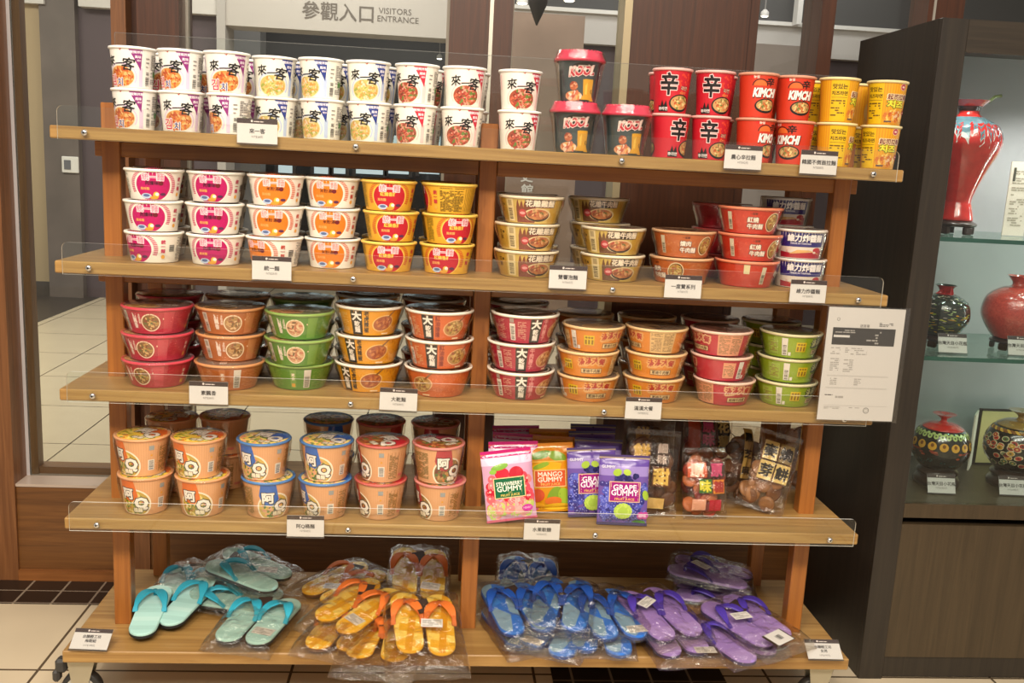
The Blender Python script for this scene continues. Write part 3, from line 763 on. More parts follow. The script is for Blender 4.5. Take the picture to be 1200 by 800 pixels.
def kimchi(L):
    L.put(text('농심', -22, 84, 6.5, .03), 'f0d8c8'); L.put(ell(-31, 84, 3.6, 3.4, 14), 'd8261e')
    L.put(ring(-13, 66, 14, 12, 2, 22, 0, PI), '3a1812'); L.put(ell(-13, 66, 13.5, 11.5, 20, vmin=66), 'e06a2c')
    L.put(text('辛', 9, 74, 18, .03, 1.1), '17100f')
    L.put(text('KIMCHI', 1.2, 51, 25, .075, shear=.14, width=51), '4a1a14'); L.put(text('KIMCHI', 0, 52, 24, .055, shear=.14, width=50), 'efe9e2')
    noodles(L, 4, 25, 23, 13, 8)
    r = random.Random(2); L.put(small_print(r, 56, 12, 100, 76, 3.6, .7), 'eca48c')
    L.put(text('KIMCHI', 125, 52, 20, .05, shear=.14, width=40), 'efe9e2')
cup('cup_kimchi', .0338, .0414, .0935, 'c8371f', kimchi, 'dc9a80', 'c88a6a')
def cheese(L):
    for k in range(44): u = -120+k*5.5; L.put(rect(u, 2, u+2.4, 89), 'd88f1a'); L.k -= 1
    L.k += 1
    L.put(rect(-62, 2, -26, 89), 'dfb414'); r = random.Random(11)
    L.put(text('맛있는', -44, 74, 11, .03), '4a3010'); L.put(text('치즈라면', -44, 60, 9, .03), '4a3010'); L.put(rect(-60, 51, -28, 51.8), '6a4a1c'); L.put(small_print(r, -60, 10, -30, 48, 5, .6), '6a4a1c')
    L.put(ell(14, 80, 7.5, 7.5, 20), 'e8c0a0'); L.put(ell(14, 80, 6.4, 6.4, 20), 'b03a4a'); L.put(ell(14, 80, 3.5, 2, 14), 'e8c8b8')
    L.put(text('起司拉麵', 6, 59, 12.5, .09), 'f0dcb0'); L.put(text('起司拉麵', 6, 59, 12, .03), '6e1a1e')
    L.put(text('치즈', 2, 44, 17, .09, 1.3), '6f7a2c'); L.put(text('치즈', 2, 44, 16, .04, 1.3), 'e6d83a')
    L.food(2, 18, 26, 15, 'd08a2e', ['e0a840', 'c8702a', 'e8c060', 'b85a24', 'd8b088'], 50, 4.4, 12, 3)
    L.put(rect(24, 22, 40, 32), '9c2420'); L.put(rect(26, 26, 38, 28), 'e8b0a0'); L.put(rect(-20, 6, -4, 9), '5a4a4a')
    L.put(ell(92, 34, 18, 24, 20), 'c8a050'); L.put(ell(92, 30, 9, 6, 16), '9c2420'); L.put(small_print(r, 110, 10, 134, 76, 4, .7), '7a5218')
cup('cup_cheese', .0338, .0414, .0935, 'dca01c', cheese, 'ecd8a0', 'd8a850')
# ---- dark tumbler cups with pink dome lids
def kool():
    h = .086; rb, rt = .0365, .047
    prof = [(rb-.001, 0), (rb, .001), (rb+.0005, h*.25), (rb+.002, h*.5), (rb+.005, h*.78), (rt, h)]
    g = G(); g.lathe(prof, M('3f4d52', .35), 48, cap0=True)
    def mf(u, v, o):
        for a, b in zip(prof, prof[1:]):
            if v <= b[1] or b is prof[-1]: q = (v-a[1])/(b[1]-a[1]); r = a[0]+(b[0]-a[0])*q+o; break
        t = u/.040; return (r*math.sin(t), -r*math.cos(t), v)
    L = Label(g, mf)
    L.put(ell(2, 66, 30, 14, 26, .08), '1b1a18'); L.put(rect(26, 40, 40, 76), '2f3a3c')
    L.put(text('KOOL', 0, 63, 24, .11, shear=.25, width=55, rot=.10), 'ecdcd8'); L.put(text('KOOL', 0, 63, 24, .055, shear=.25, width=55, rot=.10), 'c02c40')
    L.put(rect(-10, 72, 20, 74), 'b8a8a0')
    L.put(rect(6, 46, 28, 47), 'c8a030'); L.put(poly([(2, 46), (28, 46), (27, 14), (34, 3), (-4, 3), (4, 14)]), 'd8a028'); L.put(rect(8, 16, 13, 40), 'e8c050'); L.put(ell(26, 22, 4, 5, 14), '4a3a20')
    L.food(-18, 12, 20, 10, 'd8a078', ['e8c8b0', 'c86a44', 'e0b058', 'b8503a', 'ecdccc'], 34, 4.6, 3, 2); L.food(-18, 32, 9, 9, 'b8603c', ['c87a4a', '9c4028', 'd8a080'], 14, 3, 4)
    L.put(rect(-4, 3, 20, 5), '2a2a2a')
    for k in (-1, 1): L.put(rect(80*k-20, 10, 80*k+20, 70), '56656a')
    parts = {'body': g.mesh('body')}
    g = G(); lm = M('d23858', .28, coat=.5)
    g.lathe([(rt+.002, h-.004), (rt+.007, h-.003), (rt+.0075, h+.001), (rt+.005, h+.004), (rt-.001, h+.016), (rt-.004, h+.018), (rt-.012, h+.018), (.0001, h+.0165)], lm, 48)
    for k in range(34):
        a = 2*PI*k/34; g.box(-.0015, .0015, rt-.0055, rt-.001, h+.013, h+.0195, lm, .0006, X=Matrix.Rotation(a, 4, 'Z'))
    parts['lid'] = g.mesh('lid')
    g = G(); fm = clear('fbf8f4', .10, 1.45, .02, 1.5, .30, 35., 'film')
    g.lathe([(rb+.004, .002), (rb+.009, h*.4), (rt+.004, h*.8), (rt+.0085, h-.002), (rt+.0085, h+.002), (rt+.002, h+.019)], fm, 48)
    parts['shrink_film'] = g.mesh('shrink_film')
    KINDS_['cup_kool'] = (parts, h+.0185); RAD['cup_kool'] = (rt+.0080, rb+.002)
kool()
# ---- white and yellow bowls with a big round badge
def badge(disc, ray_c, txt2, c2, side, dense=False):
    def f(L):
        L.put(ell(0, 29, 36.5, 32, 40, vmin=2), 'f0e8dc' if not dense else 'ecc060')
        L.put(ell(0, 29, 34.5, 30, 40, vmin=2), disc)
        T = []
        for k in range(44):
            a = -.35+(PI+.7)*k/43; c, s = math.cos(a), math.sin(a)
            p0, p1 = (39*c, 29+33*s), (46.5*c, 29+min(33, 39*s if s > 0 else 36*s))
            p1 = (47.5*c, 29+37*s); q = .95
            if p1[1] < 3 or p0[1] < 3: continue
            T.append(((p0[0]+q*s, p0[1]-q*c), (p1[0]+q*s, p1[1]-q*c), (p1[0]-q*s, p1[1]+q*c))); T.append(((p0[0]+q*s, p0[1]-q*c), (p1[0]-q*s, p1[1]+q*c), (p0[0]-q*s, p0[1]+q*c)))
        L.put(T, ray_c)
        L.put(text('統一麵', 0, 47.5, 14.5, .10, .95), 'f0d4d8'); L.put(text('統一麵', 0, 47.5, 14.5, .0, .95), ray_c if not dense else 'b83038')
        L.put(text(txt2, -2, 35.5, 9, .02, .95), c2)
        L.put(ell(15, 35, 5, 4.5, 12), '6a1a24' if not dense else disc)
        L.put(text('風味麵', -16, 24, 6.2, .02), 'f0a860'); r = random.Random(5)
        L.put(ell(-14, 9, 11, 5.5, 18), 'b8c4d8'); L.put(ell(-14, 10, 7, 3, 14), '5a6a94'); L.put(ell(6, 11, 6, 7, 16), 'e0b840'); L.put(ell(8, 13, 4, 3.4, 12), 'f0e8d8'); L.put(ell(20, 13, 6, 3, 12), '5a2a4a'); L.put(ell(2, 6, 9, 3.4, 14), 'd89a3a')
        L.put(poly([(-4, 60.5), (0, 58), (4, 60.5), (0, 56)]), 'b8322a')
        L.put(column_text('統一麵', 57, 44, 9, 1.05, .03), side); L.put(ell(57, 13, 4, 4, 12), 'e0a040')
        if dense:
            L.put(small_print(r, 68, 5, 118, 50, 2.6, .85), '6f5a1c'); L.put(small_print(r, 68, 52, 118, 55, 2.2, .8), '6f5a1c')
            for k in range(9): L.put(rect(122+k*4, 6, 123+k*4, 54), '8a6a1c'); L.k -= 1
            L.put(small_print(r, -74, 6, -54, 56, 2.6, .8), '8a741f')
        else:
            L.put(bars(r, 70, 24, 82, 38), '4a4642'); L.put(small_print(r, 88, 6, 128, 54, 2.8, .75), '98918a'); L.put(small_print(r, -76, 8, -56, 56, 3, .6), '8a9484')
    return f
cup('bowl_pink', .0465, .0580, .0635, 'e8e0d2', badge('b8145f', 'c2265f', '肉燥味', '2a1420', 'c03a5a'), 'f0ece2', '5a4a44')
cup('bowl_orange', .0465, .0580, .0635, 'e8e0d2', badge('dc7a22', 'd05a30', '米粉湯', '5a2010', 'c04a3a'), 'f0ece2', '5a4a44')
cup('bowl_yellow', .0465, .0580, .0635, 'd8a22e', badge('b81c2c', 'c24a26', '紅燒香麻', 'f0cc50', 'b8303a', True), 'e8c25c', '4a2a22')
# ---- gold bowls
def gold(banner, txt, panel):
    def f(L):
        r = random.Random(6)
        L.put(rect(-40, 2, 2, 53), panel); L.put(rect(34, 2, 60, 53), 'c29a3a')
        L.put(rect(-14, 34, 38, 52), banner); 
        L.put(text(txt, 12, 43, 15, .11, width=62), '3a1a14'); L.put(text(txt, 12, 43, 15, .03, width=62), 'f0e4d0')
        L.put(ell(8, 19, 31, 14, 30), 'e0cca0'); L.put(ell(8, 18, 27, 13, 30, vmin=3), '241a18'); L.food(8, 20, 25, 11, 'b87248', ['c8864e', 'a8402c', 'd8a878', '8a4a2c', '6f6a34'], 40, 4.6, 4, 5)
        L.put(ell(-26, 22, 8.5, 8.5, 20), 'b8303a'); L.put(ell(-26, 22, 6, 3, 14), 'e0a0a0')
        L.put(rect(-64, 4, -46, 52), 'e0d0a0'); L.put(bars(r, -61, 8, -50, 32), '3a322a'); L.put(rect(-60, 36, -50, 48), 'b0a07a')
        L.put(rect(-104, 4, -68, 52), 'b8923a'); L.put(ell(-76, 38, 3, 3, 10), '3a2a14'); L.put(column_text('花雕', -84, 38, 10, 1.05, .03), '6a4a1c')
        L.put(rect(70, 4, 130, 52), 'b08a34'); L.put(small_print(r, 74, 8, 126, 48, 3, .7), '6a501c')
    return f
cup('bowl_gold_red', .0535, .0690, .0575, 'cdb160', gold('8c1f2c', '花雕雞麵', '7a3a24'), 'e6dcc4', 'c9b8b4', film=True)
cup('bowl_gold_black', .0535, .0690, .0575, 'c9ae5c', gold('2c2420', '花雕牛肉麵', '6a4428'), 'e6dcc4', '8a7670', film=True)
# ---- russet and red bowls
def twoline(base2, a, b, sm, seed):
    def f(L):
        r = random.Random(seed)
        for _ in range(120): L.put(ell(r.uniform(-190, 190), r.uniform(4, 52), r.uniform(1.5, 4.5), r.uniform(.8, 2), 7, r.random()*3), base2); L.k = 1
        L.k = 3
        L.put(text(sm, -6, 44, 5.4, .02), '5a1a10')
        L.put(text(a, -6, 31, 12.5, .09), '5a1810'); L.put(text(a, -6, 31, 12, .03), 'f2e8dc')
        L.put(text(b, 0, 17, 12.5, .09), '5a1810'); L.put(text(b, 0, 17, 12, .03), 'f2e8dc')
        L.put(ell(41, 27, 17.5, 21, 28, -.25), 'ecd8b0'); L.put(ell(41, 27, 15.5, 19, 28, -.25), '5a3a20'); L.food(41, 27, 14, 17, 'b08a44', ['c8a858', '98743a', 'd8c080', 'a85a34'], 30, 4, seed)
        L.put(rect(-62, 8, -52, 46), 'd8d0b8'); L.put(bars(r, -60.5, 10, -53.5, 30), '3a322a')
        L.put(small_print(r, 84, 8, 140, 48, 3, .6), base2); L.put(rect(-100, 30, -88, 50), 'dcd4a8')
    return f
cup('bowl_russet', .0535, .0690, .0575, 'b8602c', twoline('c67a44', '爌肉', '牛肉麵', '一度贊', 21), 'dcb088', '7a5a48', film=True)
cup('bowl_scarlet', .0535, .0690, .0575, 'c2321f', twoline('d0452c', '紅燒', '牛肉麵', '一度贊', 22), 'e88a6a', '5a3a34', film=True)
cup('bowl_dark_red', .0535, .0690, .0575, '9a1424', twoline('ac2030', '紅燒', '牛肉麵', '一度贊', 23), 'b84a4a', '4a2a2a', film=True)
# ---- blue bowls
def blue(L):
    r = random.Random(8)
    L.put(rect(-62, 26, 42, 58), '221f78'); L.put(poly([(-62, 26), (-62, 14), (-20, 24), (42, 22), (42, 27)]), 'e8dcd0'); L.put(poly([(-62, 2), (42, 2), (42, 20), (20, 16), (-30, 12), (-62, 15)]), 'a81c34')
    L.put(poly([(-40, 10), (10, 16), (40, 10), (6, 20), (-20, 20)]), 'e0b070'); L.put(ell(26, 20, 11, 6, 16), 'b8243a'); L.put(ell(20, 15, 4, 2.5, 10), 'e8d8d0')
    L.put(text('維力炸醬麵', -4, 46, 17.5, .10, width=80), '14124a'); L.put(text('維力炸醬麵', -4, 46, 17, .04, width=78), 'f2f0f0')
    L.put(text('MADE IN TAIWAN', -14, 34, 5.2, .03, width=44), 'd8d8e8')
    L.put(text('麵', -44, 16, 6), 'e8b0a8')
    L.put(rect(44, 2, 78, 58), 'b8b4ac'); L.put(small_print(r, 47, 6, 75, 54, 3, .75), '56524e'); L.put(rect(-150, 26, -90, 58), '221f78')
cup('bowl_blue', .0485, .0570, .0645, 'e4ded6', blue, 'f0ece6', '6a625c', film=True)
# ---- vegetarian bowls
def veg(vt, dark, light, food, cols, seed, lab2='素食'):
    def f(L):
        r = random.Random(seed)
        L.put(column_text(vt, -34, 42, 12.5, .95, .03, .8), 'f2e4dc'); L.put(column_text('香菇湯麵', -23, 42, 5.5, 1.0, .02), 'ecd8cc')
        L.put(ell(0, 26, 19.5, 19.5, 32), 'f0e0c4'); L.put(ell(0, 26, 17.2, 17.2, 32), food); L.food(0, 26, 15.5, 15.5, food, cols, 40, 4, seed)
        L.put(rect(24, 33, 27, 36), 'f0d8c0'); L.put(rect(26, 4, 46, 50), light); L.k += 1; L.put(small_print(r, 48, 8, 66, 46, 3, .6), light)
        L.put(rect(-66, 6, -54, 48), 'd8d2c8'); L.put(bars(r, -64, 8, -56, 28), '4a4642'); L.put(rect(-63.5, 33, -56.5, 45), 'a8a096')
        L.put(rect(84, 6, 96, 48), light); L.put(column_text('素食', 90, 36, 8, 1.1, .02), 'f0e0d0'); L.put(rect(86, 8, 94, 16), 'd8a030')
        L.put(rect(112, 6, 126, 48), 'd8d2c8'); L.put(bars(r, 114, 8, 124, 34), '4a4642'); L.put(small_print(r, 130, 6, 170, 48, 3, .7), light); L.put(small_print(r, -120, 6, -74, 48, 3, .7), light)
    return f
def lid_half(c1, food, cols, sd):
    def f(L):
        L.put(ell(-24, -26, 36, 26, 28), 'd8a878'); L.food(-24, -26, 33, 23, food, cols, 40, 5, sd)
        L.put(text('素飄香', 22, -10, 16, .03), 'd8ccc0')
    return f
LG = '4a3f3c'
cup('bowl_veg_red', .0545, .0725, .0575, 'b31d38', veg('素飄香', 'a01830', 'c4394c', '8a5a30', ['b8904a', '6f5a2c', 'd8b878', '8a3a20', '5f6a30'], 31), 'd8485c', '86686a', lid_half('a', 'a87848', ['c89858', '7a5a34', 'd8b888'], 1), film=True, riml=.003)
cup('bowl_veg_brown', .0545, .0725, .0575, 'b5652f', veg('素飄香', 'a05020', 'c88050', 'a87a4a', ['c8a068', '7a5a30', 'e0c090', '98522c', 'b08a4a'], 32), 'd89a68', '86766c', lid_half('a', '6a5030', ['8a6a40', 'a8845a', '4a3a24'], 2), film=True, riml=.003)
cup('bowl_veg_green', .0545, .0725, .0575, '558a2c', veg('素飄香', '3f6a20', '74a044', 'd0a078', ['d8b890', 'b87850', '6a5030', 'e0c8a0', 'c06a4a'], 33), '90b060', '788468', lid_half('a', 'c89068', ['d8b088', 'a86a48', '6a5030'], 3), film=True, riml=.003)
# ---- big dry-noodle bowls with a black band
def bigdry(acc, txt, tcol, food, cols, seed, spk):
    def f(L):
        r = random.Random(seed)
        for _ in range(160): L.put(ell(r.uniform(62, 150), r.uniform(4, 56), r.uniform(1, 3), r.uniform(.6, 1.6), 6, r.random()*3), spk); L.k = 1
        L.k = 3
        L.put(rect(-34, 1.5, -9, 59), '231c1a')
        L.put(text('大', -21, 44, 21, .05), 'f4efe8'); L.put(text('乾', -21, 26, 13.5, .035), 'f0e8e0'); L.put(text('麵', -21, 13, 13.5, .035), 'f0e8e0')
        L.put(column_text(txt, 0, 50, 12.5, .98, .03, .85), tcol)
        L.put(ell(37, 28, 25, 18, 30, .25), acc); L.put(ell(37, 28, 22.5, 16, 30, .25), food); L.food(37, 28, 20, 14, food, cols, 46, 4.4, seed)
        L.put(rect(36, 3, 54, 6), 'f0d8b0'); L.put(poly([(48, 40), (62, 56), (60, 57), (44, 42)]), '8a5a34')
        L.put(rect(-78, 6, -66, 44), 'ece4dc'); L.put(bars(r, -76, 8, -68, 38), '2a2422'); L.put(rect(-77, 46, -68, 56), 'a89890')
        L.put(small_print(r, -60, 8, -42, 50, 3.2, .6), acc); L.put(small_print(r, -150, 6, -90, 52, 3.2, .7), acc)
    return f
def lid_dark(L):
    L.put(ell(0, -24, 48, 38, 30, vmin=-62), '2c2220'); L.put(text('大乾麵', 0, -18, 22, .03), 'b8aca4'); L.put(ring(0, 0, 60, 60, 4, 40, PI, 2*PI), 'c8bcb0')
cup('bowl_big_yellow', .0555, .0730, .0625, 'e09a12', bigdry('e8c078', '老虎辣椒', '2a1c14', 'a85a34', ['b8683c', '98482c', 'c88048', 'a8583a'], 41, 'c87c10'), 'f2ece0', '1c1614', lid_dark, film=True, riml=.0036)
cup('bowl_big_orange', .0555, .0730, .0625, 'd0622a', bigdry('e0b080', '紅油擔擔', '8a2418', 'b08448', ['c8a058', '8a7030', 'd8b878', '98502c'], 42, 'e07a44'), 'f2ece0', '1c1614', lid_dark, film=True, riml=.0036)
cup('bowl_big_red', .0555, .0730, .0625, 'b0203c', bigdry('d89a88', '牛肉臊子', 'e49a9a', 'c08a58', ['d0a070', 'a86a40', 'e0bc90', '98502c'], 43, 'c43a54'), 'f2ece0', '1c1614', lid_dark, film=True, riml=.0036)
# ---- banquet bowls with an arched title
def banquet(base, title, outline, panel, seal, sub, seed):
    def f(L):
        r = random.Random(seed)
        for (u0, rr) in ((0, 0), (155, 0)):
            for i, ch in enumerate('滿漢大餐'):
                u = u0-21+i*14; v = 34+(-.02)*(u-u0)**2*.35+5; s_ = 17 if i < 3 else 15
                L.put(text(ch, u, v, s_+2, .17, rot=-(u-u0)*.006), outline); L.put(text(ch, u, v, s_, .03, rot=-(u-u0)*.006), title)
            L.put(rect(u0-24, 9, u0+24, 20.5), '3a2418'); L.put(rect(u0-23, 10, u0+23, 19.5), 'e8cc98'); L.put(text(sub, u0, 14.7, 8.2, .02, width=40), '4a2a14')
        L.put(rect(-66, 16, -44, 38), seal)
        for k in range(3): L.put(rect(-64+k*7, 18, -60+k*7, 28), '8a6a1c'); L.put(ell(-61+k*6, 33, 2.6, 2.4, 8), '8a6a1c')
        L.put(rect(46, 2, 100, 52), panel); L.put(small_print(r, 49, 6, 72, 48, 2.6, .8), '8a6a44'); L.put(small_print(r, 75, 6, 97, 48, 2.6, .8), '8a6a44')
        L.put(rect(-96, 6, -84, 46), 'e0dcd4'); L.put(bars(r, -94, 8, -86, 30), '3a3432'); L.put(rect(-82, 6, -76, 14), 'e0dcd4'); L.put(rect(-130, 8, -104, 44), panel)
        L.put(small_print(r, -128, 12, -106, 40, 3, .7), '8a6a44')
    return f
def lid_shine(c):
    def f(L): L.put(ell(-10, -22, 40, 28, 28), c); L.put(text('滿漢', 20, -16, 18, .03), '4a3428')
    return f
cup('bowl_feast_orange', .0535, .0680, .0555, 'd8862c', banquet('d8862c', 'b0302a', 'dca868', 'd8b47c', 'd8b820', '蔥燒牛肉麵', 51), 'e8c898', '8a7a6c', lid_shine('9a7a58'), film=True)
cup('bowl_feast_red', .0535, .0680, .0555, 'b8243a', banquet('b8243a', 'a8202c', 'd8a880', 'dc9a78', 'e0a890', '麻辣牛肉麵', 52), 'ecc8b8', '8a706c', lid_shine('8a5a50'), film=True)
cup('bowl_feast_green', .0535, .0680, .0555, '8ca61f', banquet('8ca61f', 'c8c890', '1f3a24', '9ab448', 'd8bc1c', '酸菜牛肉麵', 53), 'd8d0a8', '76786a', lid_shine('5a6040'), film=True)
# ---- noodle buckets
def bucket(zone, rimc, food, cols, seed):
    def f(L):
        r = random.Random(seed)
        for k in range(70): u = -165+k*4.8; L.put(rect(u, 2, u+1.5, 79), 'd8a070'); L.k = 1
        L.k = 2
        L.put(ell(-6, 26, 37, 35, 36, vmin=2), 'f4ead6'); L.food(-6, 26, 33.5, 31.5, food, cols, 90, 5, seed, 3)
        L.put(poly([(-34, 80), (-4, 80), (4, 44), (-10, 30), (-30, 34), (-38, 54)]), zone)
        L.put(text('阿', -19, 49, 27, .105, shear=-.05), '262a30'); L.put(text('阿', -19, 49, 27, .040, shear=-.05), 'f4f0ea')
        L.put(text('Q', 10, 29, 32, .11, 1.1), '262a30'); L.put(text('Q', 10, 29, 32, .055, 1.1), 'f4f0ea')
        L.put(text('桶麵', 2, 12, 11, .10), '5a4a30'); L.put(text('桶麵', 2, 12, 10.5, .04), 'f4ecd8')
        L.put(rect(46, 14, 60, 38), 'ece6dc'); L.put(bars(r, 48, 20, 58, 36), '3c4a5c'); L.put(rect(48, 15.5, 58, 18.5), '7a8494'); L.put(ell(53, 48, 2.4, 2.4, 10), 'e0a020'); L.put(rect(48, 60, 58, 70), '98a0a4')
        for k in range(5): L.put(rect(66+k*8, 12, 67+k*8, 70), 'b8804a'); L.k -= 1
        L.put(small_print(r, 70, 8, 92, 66, 3.2, .7), '8a6a2c'); L.put(rect(96, 12, 112, 18), 'd87a6a')
        L.put(small_print(r, -92, 8, -52, 72, 2.8, .85), '7a6a24')
        L.put(text('Q', 135, 32, 26, .07, 1.1), 'f4f0ea')
    return f
def lid_q(zone, cols, sd):
    def f(L):
        cols_ = [''.join('%02x' % min(255, int(int(c[i:i+2], 16)*1.12+14)) for i in (0, 2, 4)) for c in cols]  # light put into the lid print, against the shade of the shelf above
        L.food(0, 0, 55, 55, cols_[0], cols_, 150, 6, sd)
        L.put(poly([(-20, 40), (30, 44), (52, 20), (40, -6), (0, 2), (-22, 16)]), zone)
        L.put(text('阿', -6, 20, 36, .10), '262a30'); L.put(text('阿', -6, 20, 36, .045), 'f4f0ea'); L.put(text('Q', 26, 0, 40, .10), '262a30'); L.put(text('Q', 26, 0, 40, .06), 'f4f0ea')
        L.put(text('桶麵', 12, -28, 15, .08), '4a4a30'); L.put(text('桶麵', 12, -28, 14, .03), 'f4ecd8')
    return f
VEGF = ['d8b840', '8a9a24', 'e8d080', 'b8542c', 'ecdca8', '5f7a1c']; SEA = ['e0c060', '6f8a34', 'e8a888', 'e0d090', 'd88a6a', '3f6a34']; HOT = ['8a4a24', 'a8302a', '4f6a2c', 'c87a44', '6a2a1c', 'b89050']
cup('bucket_orange', .0440, .0562, .0860, 'dfa878', bucket('dc6a14', 'e8a878', 'c0a03c', VEGF, 61), 'e2a678', 'd0a850', lid_q('e06a2a', VEGF, 4), film=True, riml=.0036)
cup('bucket_blue', .0440, .0562, .0860, 'dca678', bucket('2464c0', '4a7ab8', 'd0b058', SEA, 62), '4f80bc', 'd0b058', lid_q('2c6cd0', SEA, 5), film=True, riml=.0036)
cup('bucket_red', .0440, .0562, .0860, 'dca678', bucket('b8302c', 'c85a50', '8a5a30', HOT, 63), 'c4605a', '7a4a2c', lid_q('d0283c', HOT, 6), film=True, riml=.0036)
cup('bucket_crimson', .0440, .0562, .0860, 'dca678', bucket('b02c3c', 'd88a84', '8a6a34', HOT, 64), 'd88a84', '7a4a2c', lid_q('c04a64', HOT, 7), film=True, riml=.0036)

# ================================================================== setting the stock out
ORD = ['first', 'second', 'third', 'fourth', 'fifth', 'sixth', 'seventh', 'eighth', 'ninth', 'tenth', 'eleventh']
LEVEL = {1: ['only'], 2: ['bottom', 'top'], 3: ['bottom', 'middle', 'top']}
SHELF = {1: 'top shelf', 2: 'second shelf', 3: 'third shelf', 4: 'fourth shelf'}
def stack(tier, key, pxs, Y, noun, where, cat, name, group, twist=None, rnd=random.Random(1)):
    """pxs: pixel x and y of each rim centre, lowest cup first"""
    n = len(pxs); zz = ZT[tier]+.0006; h = KINDS_[key][1]
    if tier == 3: Y = max(Y+.012, .0800) if Y < .15 else Y+.004
    if tier == 4: Y += .006
    spot_free = lambda y: not any(clash(key, (atY(px, py, y).x, y, zz+i*(h+.0004))) for i, (px, py) in enumerate(pxs))
    for dy in (0, -.003, .003, -.006, .006, -.009, .009, -.012, .012, -.015, .015, .018, -.018, .022, .026):   # slide the whole stack until no rim touches a neighbour
        if Y+dy > RAD[key][0]+.001 and spot_free(Y+dy): Y += dy; break
    for i, (px, py) in enumerate(pxs):
        X = atY(px, py, Y).x
        tw = twist[i] if twist else rnd.uniform(-.15, .15)
        lab = '%s, %s of %s' % (noun, LEVEL[n][i], where.replace('the only ', '').replace(' the ', ' ').replace('the ', '', 1))
        put_cup(key, name, lab, cat, (X, Y, zz), tw, group)
        zz += h+.0004
C_ = 'noodle_cup'
LAI = 'white brush-lettered cup with %s flash'
fr = [  # key, colour, bottom px, top px, twists (bottom, top)
 ('cup_purple', 'purple', (158, 104), (155.5, 55), -.38, -.30), ('cup_purple', 'purple', (213, 107), (212, 59), .10, -.38), ('cup_purple', 'purple', (269.5, 110), (266, 62), -.85, .16),
 ('cup_blue', 'blue', (323.5, 113), (322, 64), -.30, .10), ('cup_blue', 'blue', (377.5, 117), (376.5, 67), -.62, -.62), ('cup_blue', 'blue', (433, 119), (432, 70), -.50, -.02),
 ('cup_red', 'red', (487, 121), (489.5, 73), -.52, -.55), ('cup_red', 'red', (542, 124), (545, 76), -.16, .14), ('cup_red', 'red', (609, 127), (610.5, 79), .04, .10)]
for i, (k, c, b, t, ta, tb) in enumerate(fr):
    w = '%s front stack from left, top shelf' % ORD[i]
    stack(1, k, [b, t], .088, LAI % c, w, 'cup', C_, 'white cups on the top shelf', (ta, tb))
rn = random.Random(8)
for i, (k, c, b, t, ta, tb) in enumerate(fr[:8]):
    for row, Y in ((2, .197),):
        XX = atY(t[0], t[1], .088).x+(.012 if row == 2 else .016)
        for lv in (0, 1):
            lab = LAI % c+', %s, behind the %s front stack, top shelf' % (('bottom', 'top')[lv], ORD[i])
            put_cup(k, C_, lab, 'cup', (XX, Y, ZT[1]+.0006+lv*.082), rn.uniform(-.5, .9), 'white cups on the top shelf')
put_cup('cup_kool', 'lidded_noodle_cup', 'grey cup with pink dome lid, standing alone right of the pink-lidded pair', 'cup', (atY(735.5, 124, .09).x, .09, ZT[1]+.0006), .12, 'pink-lidded cups on the top shelf')
X = atY(674.5, 120, .09).x
put_cup('cup_kool', 'lidded_noodle_cup', 'grey cup with pink dome lid, lower of the stacked pair', 'cup', (X, .09, ZT[1]+.0006), .02, 'pink-lidded cups on the top shelf')
put_cup('cup_kool', 'lidded_noodle_cup', 'grey cup with pink dome lid, raised on top of another like it', 'cup', (X+.004, .09, ZT[1]+.0006+.1050), .05, 'pink-lidded cups on the top shelf')
SH = 'red cup with big black character'; KI = 'orange-red cup with white KIMCHI lettering'; CH_ = 'yellow striped cup with dark red lettering'
TS = ' on the top shelf'
for (k, s, Y, pxs, tw, wh, gr) in (
 ('cup_shin', SH, .090, [(787, 130), (789, 77)], (.75, .05), 'the left front red stack', 'red cups'), ('cup_shin', SH, .090, [(834, 133), (839, 80)], (.10, .0), 'the right front red stack', 'red cups'),
 ('cup_shin', SH, .195, [(785, 133), (783, 84)], (.9, 1.2), 'the stack behind the left front red one', 'red cups'), ('cup_shin', SH, .195, [(838, 136), (842, 86)], (-.6, -.6), 'the stack behind the right front red one', 'red cups'),
 ('cup_kimchi', KI, .090, [(886.5, 136), (890, 84)], (.62, .16), 'the left front orange-red stack', 'orange-red cups'), ('cup_kimchi', KI, .090, [(932.5, 139), (933.5, 86)], (-.72, .05), 'the right front orange-red stack', 'orange-red cups'),
 ('cup_kimchi', KI, .195, [(892, 140), (894, 92)], (1.3, 2.), 'the stack behind the left front orange-red one', 'orange-red cups'),
 ('cup_cheese', CH_, .076, [(981, 143), (985, 91)], (.95, .85), 'the left front yellow stack', 'yellow cups'), ('cup_cheese', CH_, .090, [(1033, 146), (1041, 94)], (.05, .12), 'the right front yellow stack', 'yellow cups'),
 ('cup_cheese', CH_, .195, [(952, 148), (950, 98)], (1.3, 1.1), 'stack behind orange-red cups', 'yellow cups'), ('cup_cheese', CH_, .195, [(1007, 150), (1006, 100)], (1.0, -1.9), 'stack between, behind front ones', 'yellow cups')):
    stack(1, k, pxs, Y, s, wh+', top shelf', 'cup', C_, gr+TS, tw)
